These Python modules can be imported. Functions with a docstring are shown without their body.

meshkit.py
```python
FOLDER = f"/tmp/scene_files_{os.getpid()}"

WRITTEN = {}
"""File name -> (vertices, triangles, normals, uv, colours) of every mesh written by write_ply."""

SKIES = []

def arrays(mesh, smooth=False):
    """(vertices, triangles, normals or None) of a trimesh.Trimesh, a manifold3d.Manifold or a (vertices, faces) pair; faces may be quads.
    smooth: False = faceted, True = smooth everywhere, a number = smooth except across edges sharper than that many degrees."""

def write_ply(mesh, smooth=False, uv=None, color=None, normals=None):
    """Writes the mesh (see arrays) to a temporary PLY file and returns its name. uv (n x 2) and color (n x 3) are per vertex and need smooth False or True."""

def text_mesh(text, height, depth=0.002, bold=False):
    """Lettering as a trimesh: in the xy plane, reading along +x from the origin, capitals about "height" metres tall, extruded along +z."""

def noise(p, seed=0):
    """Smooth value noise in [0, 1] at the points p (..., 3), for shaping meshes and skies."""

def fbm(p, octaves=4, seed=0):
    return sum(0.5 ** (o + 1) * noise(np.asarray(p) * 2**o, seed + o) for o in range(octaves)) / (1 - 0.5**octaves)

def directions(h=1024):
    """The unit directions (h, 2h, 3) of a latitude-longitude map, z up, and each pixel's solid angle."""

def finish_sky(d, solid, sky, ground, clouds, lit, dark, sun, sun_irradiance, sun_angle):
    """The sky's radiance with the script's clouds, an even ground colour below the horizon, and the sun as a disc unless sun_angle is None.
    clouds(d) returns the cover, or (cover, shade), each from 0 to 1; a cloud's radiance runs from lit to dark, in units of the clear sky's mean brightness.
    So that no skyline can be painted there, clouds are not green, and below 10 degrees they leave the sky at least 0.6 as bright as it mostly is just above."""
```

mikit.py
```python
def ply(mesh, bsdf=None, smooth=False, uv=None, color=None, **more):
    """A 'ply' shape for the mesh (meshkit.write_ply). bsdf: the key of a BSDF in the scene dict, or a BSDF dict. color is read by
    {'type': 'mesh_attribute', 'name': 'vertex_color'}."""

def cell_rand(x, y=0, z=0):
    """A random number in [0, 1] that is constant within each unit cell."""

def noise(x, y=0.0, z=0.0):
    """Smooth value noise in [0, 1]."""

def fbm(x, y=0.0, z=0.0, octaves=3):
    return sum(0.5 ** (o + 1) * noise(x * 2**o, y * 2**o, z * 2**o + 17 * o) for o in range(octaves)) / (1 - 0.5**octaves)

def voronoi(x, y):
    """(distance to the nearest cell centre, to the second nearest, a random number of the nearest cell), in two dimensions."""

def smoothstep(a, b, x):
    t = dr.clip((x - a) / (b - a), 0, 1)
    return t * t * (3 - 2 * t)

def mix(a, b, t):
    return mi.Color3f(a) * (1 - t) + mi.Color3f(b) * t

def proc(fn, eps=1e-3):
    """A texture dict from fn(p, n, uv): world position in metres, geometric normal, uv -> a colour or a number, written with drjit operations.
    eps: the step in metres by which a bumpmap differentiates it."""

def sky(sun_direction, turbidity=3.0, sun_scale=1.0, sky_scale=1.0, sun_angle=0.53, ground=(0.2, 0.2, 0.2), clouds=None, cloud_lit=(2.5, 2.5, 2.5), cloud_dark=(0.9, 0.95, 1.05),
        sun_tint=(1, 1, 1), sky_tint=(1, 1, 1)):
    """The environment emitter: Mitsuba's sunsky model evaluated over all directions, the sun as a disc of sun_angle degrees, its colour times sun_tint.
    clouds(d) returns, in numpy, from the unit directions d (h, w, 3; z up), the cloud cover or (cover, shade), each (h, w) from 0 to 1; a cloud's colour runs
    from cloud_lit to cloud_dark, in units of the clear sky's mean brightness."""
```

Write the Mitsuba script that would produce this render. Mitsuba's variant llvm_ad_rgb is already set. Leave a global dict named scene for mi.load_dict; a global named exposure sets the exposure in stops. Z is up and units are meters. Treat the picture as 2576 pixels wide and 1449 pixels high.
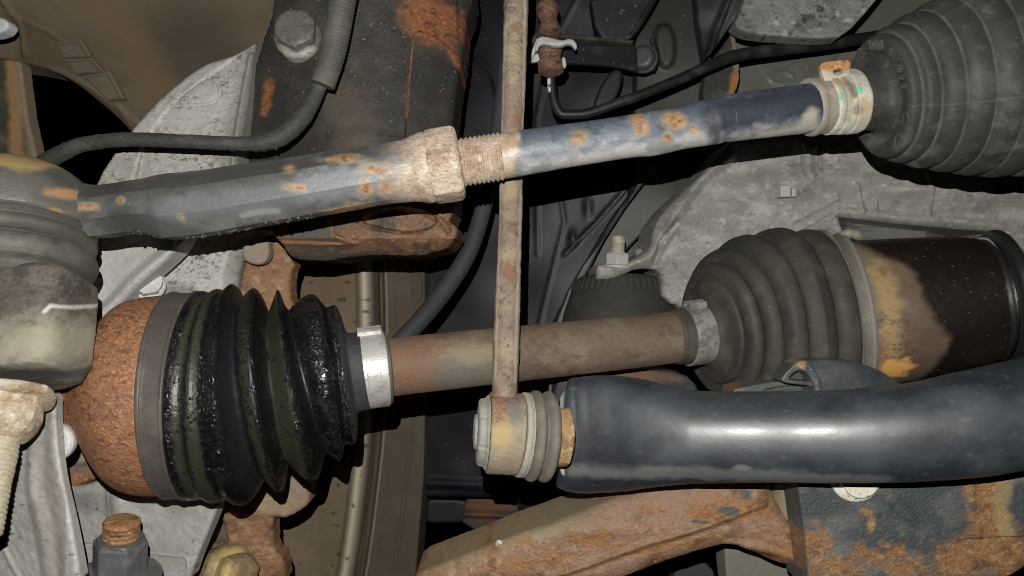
import math
import numpy as np, trimesh, shapely
from shapely.geometry import Polygon
from scipy.spatial import Delaunay, cKDTree
from scipy.interpolate import PchipInterpolator
import mitsuba as mi, mikit, meshkit
from mikit import proc

# ------------------------------------------------------------------ camera, light, exposure
T = mi.ScalarTransform4f
F, CX, CY = 2022.0, 1288.0, 724.5            # the photograph's focal length and centre, in units of 1/2576 of its width
scene = {
    "camera": {"type": "perspective", "fov": 2 * math.degrees(math.atan(CX / F)), "fov_axis": "x", "near_clip": 0.01, "far_clip": 20.0,
               "to_world": T().look_at(origin=[0, 0, 0], target=[0, 1, 0], up=[0, 0, 1])},
    # the phone's flash lamp, three centimetres above the lens and a little to its left
    "flash_light": {"type": "point", "position": [-0.008, -0.004, 0.030], "intensity": {"type": "rgb", "value": [0.54, 0.525, 0.495]}},
}
exposure = 0.15
labels = {}

# ------------------------------------------------------------------ materials
def bump_of(freq, octv=2, sharp=False):
    if sharp:
        return proc(lambda p, n, uv: mikit.smoothstep(0.45, 0.75, mikit.fbm(p.x * freq, p.y * freq, p.z * freq, octv)), eps=2e-4)
    return proc(lambda p, n, uv: mikit.fbm(p.x * freq, p.y * freq, p.z * freq, octv), eps=2e-4)

VC = {"type": "mesh_attribute", "name": "vertex_color"}
def mat(name, rough, metal=0.0, spec=0.4, bump=None, height=0.0, coat=0.0, coatg=0.8, sheen=0.0):
    p = {"type": "principled", "base_color": dict(VC), "roughness": rough, "metallic": metal, "specular": spec}
    if coat: p.update(clearcoat=coat, clearcoat_gloss=coatg)
    if sheen: p.update(sheen=sheen)
    if bump is not None:
        p = {"type": "bumpmap", "tex": bump, "scale": height, "bsdf": p}
    scene[name] = {"type": "twosided", "bsdf": p}

FINE, RUSTB, GREASEB, CASTB = bump_of(1500.0), bump_of(1000.0, 3), bump_of(800.0, 2, True), bump_of(850.0, 3)
mat("m_rust", 0.62, 0.0, 0.45, RUSTB, 0.00048)
mat("m_rust_soft", 0.68, 0.0, 0.35, RUSTB, 0.00022)
mat("m_painted", 0.46, 0.0, 0.45, FINE, 0.00008)
mat("m_bar", 0.46, 0.0, 1.0, FINE, 0.00002, coat=0.55, coatg=0.90)
mat("m_cast", 0.58, 0.08, 0.45, CASTB, 0.00022)
mat("m_rubber", 0.66, 0.0, 0.35, FINE, 0.00006)
mat("m_grease", 0.20, 0.0, 0.6, GREASEB, 0.00042)
mat("m_drop", 0.13, 0.0, 0.9)
mat("m_wet", 0.40, 0.0, 0.45, FINE, 0.00016)
mat("m_zinc", 0.42, 0.35, 0.5, FINE, 0.00008)
mat("m_chrome", 0.22, 1.0, 0.5)
mat("m_plastic", 0.48, 0.0, 0.45, FINE, 0.00010)
mat("m_matte", 0.80, 0.0, 0.2, CASTB, 0.0002)

# ------------------------------------------------------------------ small helpers
def at(x, y, d):
    x, y, d = np.broadcast_arrays(np.asarray(x, float), np.asarray(y, float), np.asarray(d, float))
    return np.stack([(x - CX) / F * d, d, (CY - y) / F * d], -1)

def nz(V, f, seed=0, o=3): return meshkit.fbm(V * f, o, seed)
def n1(V, f, seed=0): return meshkit.noise(V * f, seed)
def ss(a, b, x):
    t = np.clip((x - a) / (b - a), 0, 1)
    return t * t * (3 - 2 * t)
def mx(a, b, t):
    a, b, t = np.asarray(a, float), np.asarray(b, float), np.asarray(t, float)[..., None]
    return a * (1 - t) + b * t
def flat(V, c): return np.tile(np.asarray(c, float), (len(V), 1))
def unit(v): return v / np.linalg.norm(v, axis=-1, keepdims=True)

def spot(V, x, y, d, rx, ry=None, wob=0.5, seed=0, soft=0.5):
    """A patch on a surface, ragged at the edge, round the point (x, y) at depth d."""
    c, s = at(x, y, d), d / F
    ry = rx if ry is None else ry
    q = np.sqrt(((V[:, 0] - c[0]) / (rx * s)) ** 2 + ((V[:, 2] - c[2]) / (ry * s)) ** 2)
    q = q + (nz(V, 380, seed, 4) - 0.5) * wob * 1.8 + (nz(V, 130, seed + 50, 2) - 0.5) * wob * 1.4
    return 1 - ss(1 - soft, 1 + soft * 1.2, q)

def polydist(P, pts):
    pts = np.asarray(pts, float)
    seg = np.diff(pts, axis=0)
    n = np.maximum(2, (np.linalg.norm(seg, axis=1) / 1.5).astype(int))
    dense = np.vstack([pts[i] + seg[i] * np.linspace(0, 1, n[i], endpoint=False)[:, None] for i in range(len(seg))] + [pts[-1:]])
    return cKDTree(dense).query(P)[0]

def streak(V, pts, d, w, wob=0.4, seed=0):
    """A long stain, or a band of painted light or shade, along points (x, y) at depth d, w wide."""
    pts3 = at(np.array(pts)[:, 0], np.array(pts)[:, 1], d)
    s = d / F
    q = polydist(V[:, [0, 2]] / s, pts3[:, [0, 2]] / s) / w + (nz(V, 260, seed, 4) - 0.5) * wob * 2.0
    return 1 - ss(0.35, 1.35, q)

def chaikin(pts, n=2):
    P = [(p[0], p[1], len(p) > 2) for p in pts]
    for _ in range(n):
        Q = []
        for i, (x, y, s) in enumerate(P):
            a, b = P[i - 1], P[(i + 1) % len(P)]
            if s: Q.append((x, y, True))
            else: Q += [(0.75 * x + 0.25 * a[0], 0.75 * y + 0.25 * a[1], False), (0.75 * x + 0.25 * b[0], 0.75 * y + 0.25 * b[1], False)]
        P = Q
    return np.array([(p[0], p[1]) for p in P])

def emit(key, V, Fc, material, color, smooth=True, **lab):
    while key in scene:
        stem, num = (key[:-4], int(key[-3:])) if key[-4:-3] == "_" and key[-3:].isdigit() else (key, 0)
        key = f"{stem}_{num + 1:03d}"
    col = color(V) if callable(color) else flat(V, color)
    scene[key] = mikit.ply(trimesh.Trimesh(V, Fc, process=False), material, smooth=smooth, color=np.clip(col, 0.002, 0.95))
    if lab: labels[key] = lab
    return key

def thing(key, label, category, **more): labels[key] = {"label": label, "category": category, **more}

# ------------------------------------------------------------------ relief: a casting or plate with rounded edges, features and thickness
def ridge(pts, w, h):
    return lambda x, y: h * (1 - ss(0.0, 1.0, polydist(np.stack([x, y], 1), pts) / w))
def bump(cx, cy, rx, ry, h, flatness=2.0):
    return lambda x, y: h * np.exp(-(((x - cx) / rx) ** 2 + ((y - cy) / ry) ** 2) ** (flatness / 2))
def step(poly, w, h, n=2):
    P = chaikin(poly, n)
    G, ring = Polygon(P).buffer(0), np.vstack([P, P[:1]])
    def f(x, y):
        dist = polydist(np.stack([x, y], 1), ring)
        sd = np.where(shapely.contains_xy(G, x, y), dist, -dist)
        return h * ss(-w / 2, w / 2, sd)
    return f
def ramp(D0, x0=0, gx=0.0, y0=0, gy=0.0): return lambda x, y: D0 + gx * (x - x0) + gy * (y - y0)

def relief(poly, D, bevel=8, thick=0.01, hx=3.0, feats=(), n=2, holes=(), rough=0.0, rfreq=180, ragged=0.0, rnd=0.9, seed=0, lump=0.0, lfreq=45):
    """Mesh of a plate outlined by (x, y), its face at depth D(x, y), its rim rounded over bevel, thick metres deep."""
    if not callable(D): D = ramp(D)
    P = chaikin(poly, n)
    G = Polygon(P, [chaikin(h, n) for h in holes]).buffer(0)
    if G.geom_type != "Polygon": G = max(G.geoms, key=lambda g: g.area)
    rings = []
    def sample(g, out, spacing):
        for geom in (g.geoms if hasattr(g, "geoms") else [g]):
            if geom.is_empty: continue
            for r in [geom.exterior, *geom.interiors]:
                m = max(6, int(r.length / spacing))
                out.append(np.array([r.interpolate(t, normalized=True).coords[0] for t in np.arange(m) / m]))
    sample(G, rings, hx * 0.8)
    inner = []
    ks = (0.06, 0.2, 0.45, 0.8) if bevel < 5 * hx else (0.012, 0.035, 0.07, 0.11)
    for k in ks: sample(G.buffer(-bevel * k), inner, max(hx * 0.9, 1.5))
    x0, y0, x1, y1 = G.bounds
    gx, gy = np.meshgrid(np.arange(x0, x1, hx), np.arange(y0, y1, hx * 0.866))
    gx = gx + (np.arange(len(gx)) % 2)[:, None] * hx / 2
    gx, gy = gx.ravel(), gy.ravel()
    I = G.buffer(-max(bevel * ks[-1], 0.3) - hx * 0.5)
    ok = shapely.contains_xy(I, gx, gy)
    pts = np.vstack([*rings, *inner, np.stack([gx[ok], gy[ok]], 1)])
    nb = sum(len(r) for r in rings)
    tri = Delaunay(pts + np.random.default_rng(seed).normal(0, 1e-4, pts.shape)).simplices
    c = pts[tri].mean(1)
    tri = tri[shapely.contains_xy(G, c[:, 0], c[:, 1])]
    a, b, cc = pts[tri[:, 0]], pts[tri[:, 1]], pts[tri[:, 2]]
    cr = (b[:, 0] - a[:, 0]) * (cc[:, 1] - a[:, 1]) - (b[:, 1] - a[:, 1]) * (cc[:, 0] - a[:, 0])
    tri[cr < 0] = tri[cr < 0][:, ::-1]
    ring_pts = np.vstack([np.vstack([r, r[:1]]) for r in rings])
    dist = cKDTree(ring_pts).query(pts)[0]
    dist[:nb] = 0
    x, y = pts[:, 0], pts[:, 1]
    d = D(x, y) * np.ones_like(x)
    t = np.clip(dist / max(bevel, 1e-6), 0, 1)
    edge = rnd * bevel * d / F * (1 - np.sqrt(np.clip(1 - (1 - t) ** 2, 0, 1)))
    h = np.zeros_like(x)
    for f in feats: h = h + f(x, y)
    V0 = at(x, y, d)
    if ragged:
        w = (1 - ss(0, 3 * hx + 1e-6, dist))
        V0 = V0 + w[:, None] * (np.stack([nz(V0, 500, 11 + seed, 2), nz(V0, 500, 12 + seed, 2), nz(V0, 500, 13 + seed, 2)], 1) - 0.5) * 2 * ragged
    if rough: h = h + (nz(V0, rfreq, 5 + seed, 4) - 0.5) * 2 * rough
    if lump: h = h + (nz(V0, lfreq, 8 + seed, 2) - 0.5) * 2 * lump
    V = V0 + np.stack([0 * x, edge - h, 0 * x], 1)
    faces = [tri]
    Vs, off, o = [V], len(V), 0
    back = thick
    for r in rings:                                     # side walls
        m = len(r)
        idx = np.arange(o, o + m)
        top = V[idx]
        depth_back = np.maximum(top[:, 1] + 0.3 * back, (V0[idx][:, 1] + back))
        rows_ = max(2, min(9, int(back / 0.003)))
        i, j = np.arange(m), (np.arange(m) + 1) % m
        for k in range(rows_):
            Vs.append(np.stack([top[:, 0], top[:, 1] + (depth_back - top[:, 1]) * k / (rows_ - 1), top[:, 2]], 1))
            if k:
                q = np.stack([off + i, off + j, off + m + j, off + m + i], 1) + (k - 1) * m
                faces += [q[:, [0, 1, 2]], q[:, [0, 2, 3]]]
        off += rows_ * m; o += m
    bp = pts[:nb]                                       # back
    bt = Delaunay(bp + np.random.default_rng(seed).normal(0, 1e-4, bp.shape)).simplices
    bc = bp[bt].mean(1)
    bt = bt[shapely.contains_xy(G, bc[:, 0], bc[:, 1])]
    Bv = np.stack([V[:nb, 0], np.maximum(V[:nb, 1] + 0.3 * back, V0[:nb, 1] + back), V[:nb, 2]], 1)
    Vs.append(Bv); faces.append(bt + off)
    return np.vstack(Vs), np.vstack(faces)

# ------------------------------------------------------------------ bodies of revolution and tubes along a path
def thetas(n, front=0.72):
    k = int(n * front)
    a = np.linspace(-1.75, 1.75, k, endpoint=False)
    b = np.linspace(1.75, 2 * np.pi - 1.75, n - k, endpoint=False)
    return np.concatenate([a, b])

def frames(tan):
    v = np.tile([0.0, -1.0, 0.0], (len(tan), 1))
    v = unit(v - (v * tan).sum(1, keepdims=True) * tan)
    return np.cross(tan, v), v                          # u (in the picture's plane), v (towards the camera)

def skin(C, tan, r, th, ru=None, cap=(True, True)):
    """r: (rings, angles) radius towards v and u; theta 0 faces the camera."""
    u, v = frames(tan)
    n, m = r.shape
    ru = r if ru is None else ru
    V = C[:, None] + v[:, None] * (r * np.cos(th))[..., None] + u[:, None] * (ru * np.sin(th))[..., None]
    idx = np.arange(n * m).reshape(n, m)
    a, b, c, d = idx[:-1], np.roll(idx[:-1], -1, 1), np.roll(idx[1:], -1, 1), idx[1:]
    Fc = np.concatenate([np.stack([a, b, c], -1).reshape(-1, 3), np.stack([a, c, d], -1).reshape(-1, 3)])
    V = V.reshape(-1, 3)
    extra = []
    for k, on in ((0, cap[0]), (n - 1, cap[1])):
        if on:
            ring = idx[k]
            extra.append(V[ring]); extra.append(C[k:k + 1])
            base = n * m + sum(len(e) for e in extra[:-2])
            i = np.arange(m)
            t = np.stack([base + i, base + (i + 1) % m, np.full(m, base + m)], 1)
            Fc = np.vstack([Fc, t[:, ::-1] if k == 0 else t])
    return np.vstack([V, *extra]) if extra else V, Fc

class Path:
    """A smooth line through points (x, y, d)."""
    def __init__(self, ctrl, straight=False):
        P = at(*np.array([c[:3] for c in ctrl], float).T)
        k = np.concatenate([[0], np.cumsum(np.linalg.norm(np.diff(P, axis=0), axis=1))])
        self.k, self.L = k, k[-1]
        self.f = PchipInterpolator(k, P, axis=0) if len(P) > 2 and not straight else (lambda s: P[0] + (P[-1] - P[0]) * np.asarray(s)[..., None] / k[-1])
        s = np.linspace(-0.15 * self.L, 1.15 * self.L, 4000)
        Q = self.pos(s)
        self.s, self.px, self.py, self.d = s, CX + F * Q[:, 0] / Q[:, 1], CY - F * Q[:, 2] / Q[:, 1], Q[:, 1]
    def pos(self, s):
        s = np.asarray(s, float)
        lo, hi = np.clip(s, 0, self.L), 0
        out = self.f(lo)
        e = 1e-4 * self.L
        t0, t1 = unit((self.f(np.array([e])) - self.f(np.array([0.0]))))[0], unit((self.f(np.array([self.L])) - self.f(np.array([self.L - e]))))[0]
        return out + np.minimum(s, 0)[..., None] * t0 + np.maximum(s - self.L, 0)[..., None] * t1
    def tan(self, s):
        e = 0.004 * self.L
        return unit(self.pos(s + e) - self.pos(s - e))
    def at_px(self, v, vertical=False):
        a = self.py if vertical else self.px
        o = np.argsort(a)
        return np.interp(v, a[o], self.s[o])
    def depth(self, s): return np.interp(s, self.s, self.d)

def lathe(path, prof, nth=300, ds=0.0006, vertical=False, n=2, disp=None, cap=(True, True), mod=None):
    """prof: (position along the path as a picture coordinate, radius as a picture length[, 's' for a sharp corner])."""
    rows = []
    for p in prof:
        s = float(path.at_px(p[0], vertical))
        rows.append((s, p[1] * float(path.depth(s)) / F, *p[2:]))
    P = [(r[0], r[1], len(r) > 2) for r in rows]
    for _ in range(n):
        Q = [P[0]]
        for i in range(1, len(P) - 1):
            (x, y, sh), a, b = P[i], P[i - 1], P[i + 1]
            Q += [(x, y, True)] if sh else [(0.75 * x + 0.25 * a[0], 0.75 * y + 0.25 * a[1], False), (0.75 * x + 0.25 * b[0], 0.75 * y + 0.25 * b[1], False)]
        P = Q + [P[-1]]
    q = np.array([(p[0], p[1]) for p in P])
    k = np.concatenate([[0], np.cumsum(np.linalg.norm(np.diff(q, axis=0), axis=1))])
    m = max(4, int(k[-1] / ds))
    kk = np.unique(np.concatenate([np.linspace(0, k[-1], m), k]))
    s, r = np.interp(kk, k, q[:, 0]), np.interp(kk, k, q[:, 1])
    th = thetas(nth)
    C, tn = path.pos(s), path.tan(s)
    R = np.repeat(r[:, None], nth, 1)
    if mod is not None: R = R * mod(s[:, None], th[None], r[:, None])
    V, Fc = skin(C, tn, R, th, cap=cap)
    if disp is not None:
        nrm = trimesh.Trimesh(V, Fc, process=False).vertex_normals
        V = V + nrm * disp(V)[:, None]
    lathe.last = (s, r)
    return V, Fc

def tube(ctrl, nth=64, ds=0.0008, power=2.0, disp=None, cap=(True, True), mod=None):
    """ctrl: (x, y, d, half width in the picture[, half depth])."""
    path = Path(ctrl)
    hu = PchipInterpolator(path.k, [c[3] * c[2] / F for c in ctrl])
    hv = PchipInterpolator(path.k, [(c[4] if len(c) > 4 else c[3]) * c[2] / F for c in ctrl])
    s = np.linspace(0, path.L, max(8, int(path.L / ds)))
    th = thetas(nth)
    w = 1.0 / (np.abs(np.cos(th)) ** power + np.abs(np.sin(th)) ** power) ** (1 / power)
    A, B = hv(s)[:, None] * w, hu(s)[:, None] * w
    if mod is not None:
        m = mod(s[:, None] / path.L, th[None]); A, B = A * m, B * m
    V, Fc = skin(path.pos(s), path.tan(s), A, th, ru=B, cap=cap)
    if disp is not None:
        nrm = trimesh.Trimesh(V, Fc, process=False).vertex_normals
        V = V + nrm * disp(V)[:, None]
    return V, Fc

def hexm(off=0.0, soft=0.0):
    def f(s, th, r):
        a = np.mod(th + off, np.pi / 3) - np.pi / 6
        return (np.cos(np.pi / 6) / np.cos(a)) * (1 - soft) + soft
    return f

def turned(origin, axis, rows, nth=96, n=1, ds=0.0006, hexrows=None, off=0.0, disp=None):
    """A turned part: rows (height along axis, radius[, 's']) in metres from origin; hexrows: heights between which it is hexagonal."""
    axis = unit(np.asarray(axis, float))
    P = [(r[0], r[1], len(r) > 2) for r in rows]
    for _ in range(n):
        Q = [P[0]]
        for i in range(1, len(P) - 1):
            (x, y, sh), a, b = P[i], P[i - 1], P[i + 1]
            Q += [(x, y, True)] if sh else [(0.75 * x + 0.25 * a[0], 0.75 * y + 0.25 * a[1], False), (0.75 * x + 0.25 * b[0], 0.75 * y + 0.25 * b[1], False)]
        P = Q + [P[-1]]
    q = np.array([(p[0], p[1]) for p in P])
    k = np.concatenate([[0], np.cumsum(np.linalg.norm(np.diff(q, axis=0), axis=1))])
    kk = np.unique(np.concatenate([np.linspace(0, k[-1], max(4, int(k[-1] / ds))), k]))
    s, r = np.interp(kk, k, q[:, 0]), np.interp(kk, k, q[:, 1])
    th = np.linspace(0, 2 * np.pi, nth, endpoint=False)
    ref = np.array([0.0, 0.0, 1.0]) if abs(axis[2]) < 0.8 else np.array([0.0, -1.0, 0.0])
    u = unit(np.cross(axis, ref)); v = np.cross(u, axis)
    R = np.repeat(r[:, None], nth, 1)
    if hexrows:
        a = np.mod(th + off, np.pi / 3) - np.pi / 6
        hx = np.minimum(1.0, np.cos(np.pi / 6) / np.cos(a) * 1.0)
        inside = ((s >= hexrows[0]) & (s <= hexrows[1]))[:, None]
        R = np.where(inside, R * hx, R)
    C = np.asarray(origin) + s[:, None] * axis
    V = C[:, None] + R[..., None] * (np.cos(th)[:, None] * u + np.sin(th)[:, None] * v)
    nr, m = R.shape
    idx = np.arange(nr * m).reshape(nr, m)
    a, b, c, d = idx[:-1], np.roll(idx[:-1], -1, 1), np.roll(idx[1:], -1, 1), idx[1:]
    Fc = np.concatenate([np.stack([a, b, c], -1).reshape(-1, 3), np.stack([a, c, d], -1).reshape(-1, 3)])
    V = V.reshape(-1, 3)
    top, base = V[idx[-1]], len(V)
    i = np.arange(m)
    Fc = np.vstack([Fc, np.stack([base + i, base + (i + 1) % m, np.full(m, base + m)], 1)])
    V = np.vstack([V, top, C[-1:]])
    if disp is not None: V = V + (trimesh.Trimesh(V, Fc, process=False).vertex_normals * disp(V)[:, None])
    return V, Fc

# ------------------------------------------------------------------ colours of the materials (linear albedo, from noise, stains and some painted light and shade at places on the thing)
def rust_spots(V, c, spots, d, seed=0):
    """Rust blisters: a pale yellowish halo, an orange brown core, dark pits."""
    for k, (x, y, rx, ry) in enumerate(spots):
        m = spot(V, x, y, d, rx * 1.35, ry * 1.35, 0.75, seed + k, 0.75)
        c = mx(c, (0.34, 0.29, 0.20), m * 0.6)
        k2 = spot(V, x, y, d, rx, ry, 0.9, seed + k + 40, 0.6)
        core = mx((0.38, 0.21, 0.09), (0.20, 0.095, 0.045), ss(0.42, 0.62, nz(V, 500, seed + k, 4)))
        core = mx(core, (0.50, 0.34, 0.19), ss(0.58, 0.72, nz(V, 380, seed + k + 7, 4)) * 0.7)
        c = c * (1 - 0.9 * k2[:, None]) + core * 0.9 * k2[:, None]
    return c
def rusty(base_rust=(0.20, 0.085, 0.036), dark=(0.075, 0.036, 0.022), light=(0.36, 0.22, 0.12), f=120, seed=0):
    def c(V):
        a, b, g = nz(V, f, seed, 4), nz(V, f * 2.7, seed + 3, 4), n1(V, 1500, seed + 9)
        col = mx(base_rust, dark, ss(0.5, 0.72, a))
        col = mx(col, light, ss(0.52, 0.75, b) * 0.8)
        return col * (0.58 + 0.84 * g)[:, None]
    return c

def speckled(base, dots=(0.05, 0.045, 0.04), f=1100, thr=0.72, amount=0.8, tint=(0.33, 0.28, 0.22), tintamt=0.5, seed=0, dirt=None, grain=0.2):
    def c(V):
        col = mx(base, tint, ss(0.42, 0.75, nz(V, 60, seed, 4)) * tintamt)
        zone = ss(0.38, 0.62, nz(V, 70, seed + 21, 3))
        col = mx(col, dots, ss(thr, thr + 0.1, n1(V, f, seed + 1)) * amount * (0.35 + 0.65 * zone))
        col = mx(col, dots, ss(thr + .04, thr + 0.12, n1(V, f * .35, seed + 2)) * amount * zone)
        col = col * (1 - grain / 2 + grain * n1(V, 1700, seed + 4))[:, None]
        if dirt is not None: col = dirt(V, col)
        return col
    return c

def dusty(base, dust=(0.22, 0.195, 0.16), f=90, amt=0.5, seed=0, extra=None, lo=0.45, hi=0.8, grain=0.25, flecks=0.0):
    def c(V):
        col = mx(base, dust, ss(lo, hi, nz(V, f, seed, 5)) * amt)
        col = col * (1 - grain / 2 + grain * n1(V, 1500, seed + 5))[:, None]
        if flecks: col = mx(col, (0.5, 0.48, 0.44), ss(0.90, 0.96, n1(V, 1500, seed + 6)) * flecks)
        if extra is not None: col = extra(V, col)
        return col
    return c
def grime(V, c, dark=(0.03, 0.027, 0.023), f=70, amt=0.6, seed=0, lo=0.5, hi=0.68):
    """Broken stains of dirt, from two scales of noise."""
    a = nz(V, f, seed, 5) * 0.65 + nz(V, f * 4.3, seed + 31, 4) * 0.35
    return mx(c, dark, ss(lo, hi, a) * amt)
def nodisp(a, f=300, seed=0, o=3): return lambda V: (nz(V, f, seed, o) - 0.5) * 2 * a

# ================================================================== THE SETTING: body panels, wheel, castings
# ---- black plastic lining and panels far behind
liner_col = dusty((0.011, 0.012, 0.019), (0.050, 0.051, 0.062), 28, 0.45, 3, grain=0.35, flecks=0.1)
V, Fc = relief([(1035, -30), (1720, -30), (1720, 480), (1530, 900), (1480, 1252), (1035, 1252)], ramp(0.63, 1300, -0.00006), 10, 0.006, 6, n=0, lump=0.004, lfreq=16, feats=[
    ridge([(1180, 120), (1240, 190), (1262, 280), (1268, 420)], 9, 0.0015), ridge([(1455, -10), (1385, 120), (1350, 300), (1352, 640)], 8, 0.001),
    ridge([(1408, 480), (1420, 560), (1370, 760), (1340, 900)], 8, 0.0008), ridge([(1420, 640), (1500, 560), (1570, 480), (1610, 400)], 8, 0.0015),
    bump(1480, 520, 12, 30, 0.002), bump(1440, 600, 10, 20, 0.002), ridge([(1062, 1215), (1480, 1225)], 18, 0.003)])
emit("fender_liner", V, Fc, "m_plastic", liner_col, label="black plastic wheel arch liner behind the thin vertical link", category="liner")
V, Fc = relief([(1558, 545), (1592, 480), (1640, 400), (1660, 410), (1545, 560), (1462, 716), (1425, 800), (1395, 1000), (1345, 1000), (1390, 830), (1440, 700)], 0.555, 6, 0.006, 4, n=1)
emit("fender_liner__lip", V, Fc, "m_plastic", dusty((0.035, 0.036, 0.042), (0.11, 0.11, 0.115), 70, 0.7, 5))
V, Fc = relief([(1480, -30), (1668, -30), (1640, 25), (1592, 96), (1560, 110), (1500, 95)], 0.53, 8, 0.01, 4, n=1,
               feats=[ridge([(1655, -20), (1628, 25), (1588, 92)], 7, 0.0015)])
emit("fender_liner__upper_panel", V, Fc, "m_plastic", dusty((0.016, 0.017, 0.023), (0.08, 0.08, 0.085), 60, 0.5, 8, flecks=0.4))
V, Fc = relief([(1492, 270), (1510, 215), (1545, 168), (1568, 176), (1566, 210), (1548, 255), (1500, 290)], 0.555, 8, 0.012, 4, n=1)
emit("fender_liner__rib", V, Fc, "m_plastic", dusty((0.016, 0.016, 0.020), (0.06, 0.06, 0.062), 90, 0.6, 9))

# ---- frame rail running diagonally, and the panel beside it
rail_col = dusty((0.036, 0.037, 0.034), (0.072, 0.073, 0.066), 24, 0.6, 14, grain=0.2, flecks=0.25)
V, Fc = relief([(1652, -30), (1760, -30), (1766, 60), (1790, 150), (1822, 240), (1800, 300), (1780, 400), (1712, 483), (1643, 562), (1578, 627), (1478, 745), (1420, 830), (1380, 900), (1330, 1000), (1300, 1000), (1400, 800), (1452, 700), (1545, 540), (1600, 470), (1592, 300), (1604, 180), (1592, 96), (1630, 40)],
               ramp(0.585, 1600, -0.00003), 7, 0.02, 4.5, n=1, lump=0.002, lfreq=22, feats=[bump(1825, 215, 12, 26, 0.003), step([(1640, 70), (1690, 60), (1700, 160), (1660, 180)], 14, 0.003)])
emit("frame_rail", V, Fc, "m_plastic", rail_col, label="dark grey painted steel rail running diagonally behind the bent brake pipe", category="frame rail")
V, Fc = relief([(1748, -30), (1905, -30), (1882, 0), (1848, 52), (1790, 134), (1772, 150), (1756, 60)], ramp(0.545, 1800, -0.0001), 6, 0.012, 4, n=0, lump=0.002, lfreq=40,
               feats=[ridge([(1840, -20), (1800, 80), (1782, 140)], 14, 0.003)])
emit("frame_rail__dark_gusset", V, Fc, "m_plastic", dusty((0.020, 0.021, 0.023), (0.08, 0.08, 0.08), 60, 0.5, 16, flecks=0.4))
V, Fc = relief([(1790, 150), (1822, 110), (1846, 76), (1858, 126), (1862, 190), (1855, 222), (1838, 255), (1800, 285), (1770, 300), (1768, 200)], 0.548, 7, 0.012, 3.5, n=1, ragged=0.0006, rough=0.0005, rfreq=300)
flange = dusty((0.045, 0.046, 0.043), (0.14, 0.13, 0.11), 70, 0.6, 18)
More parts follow.
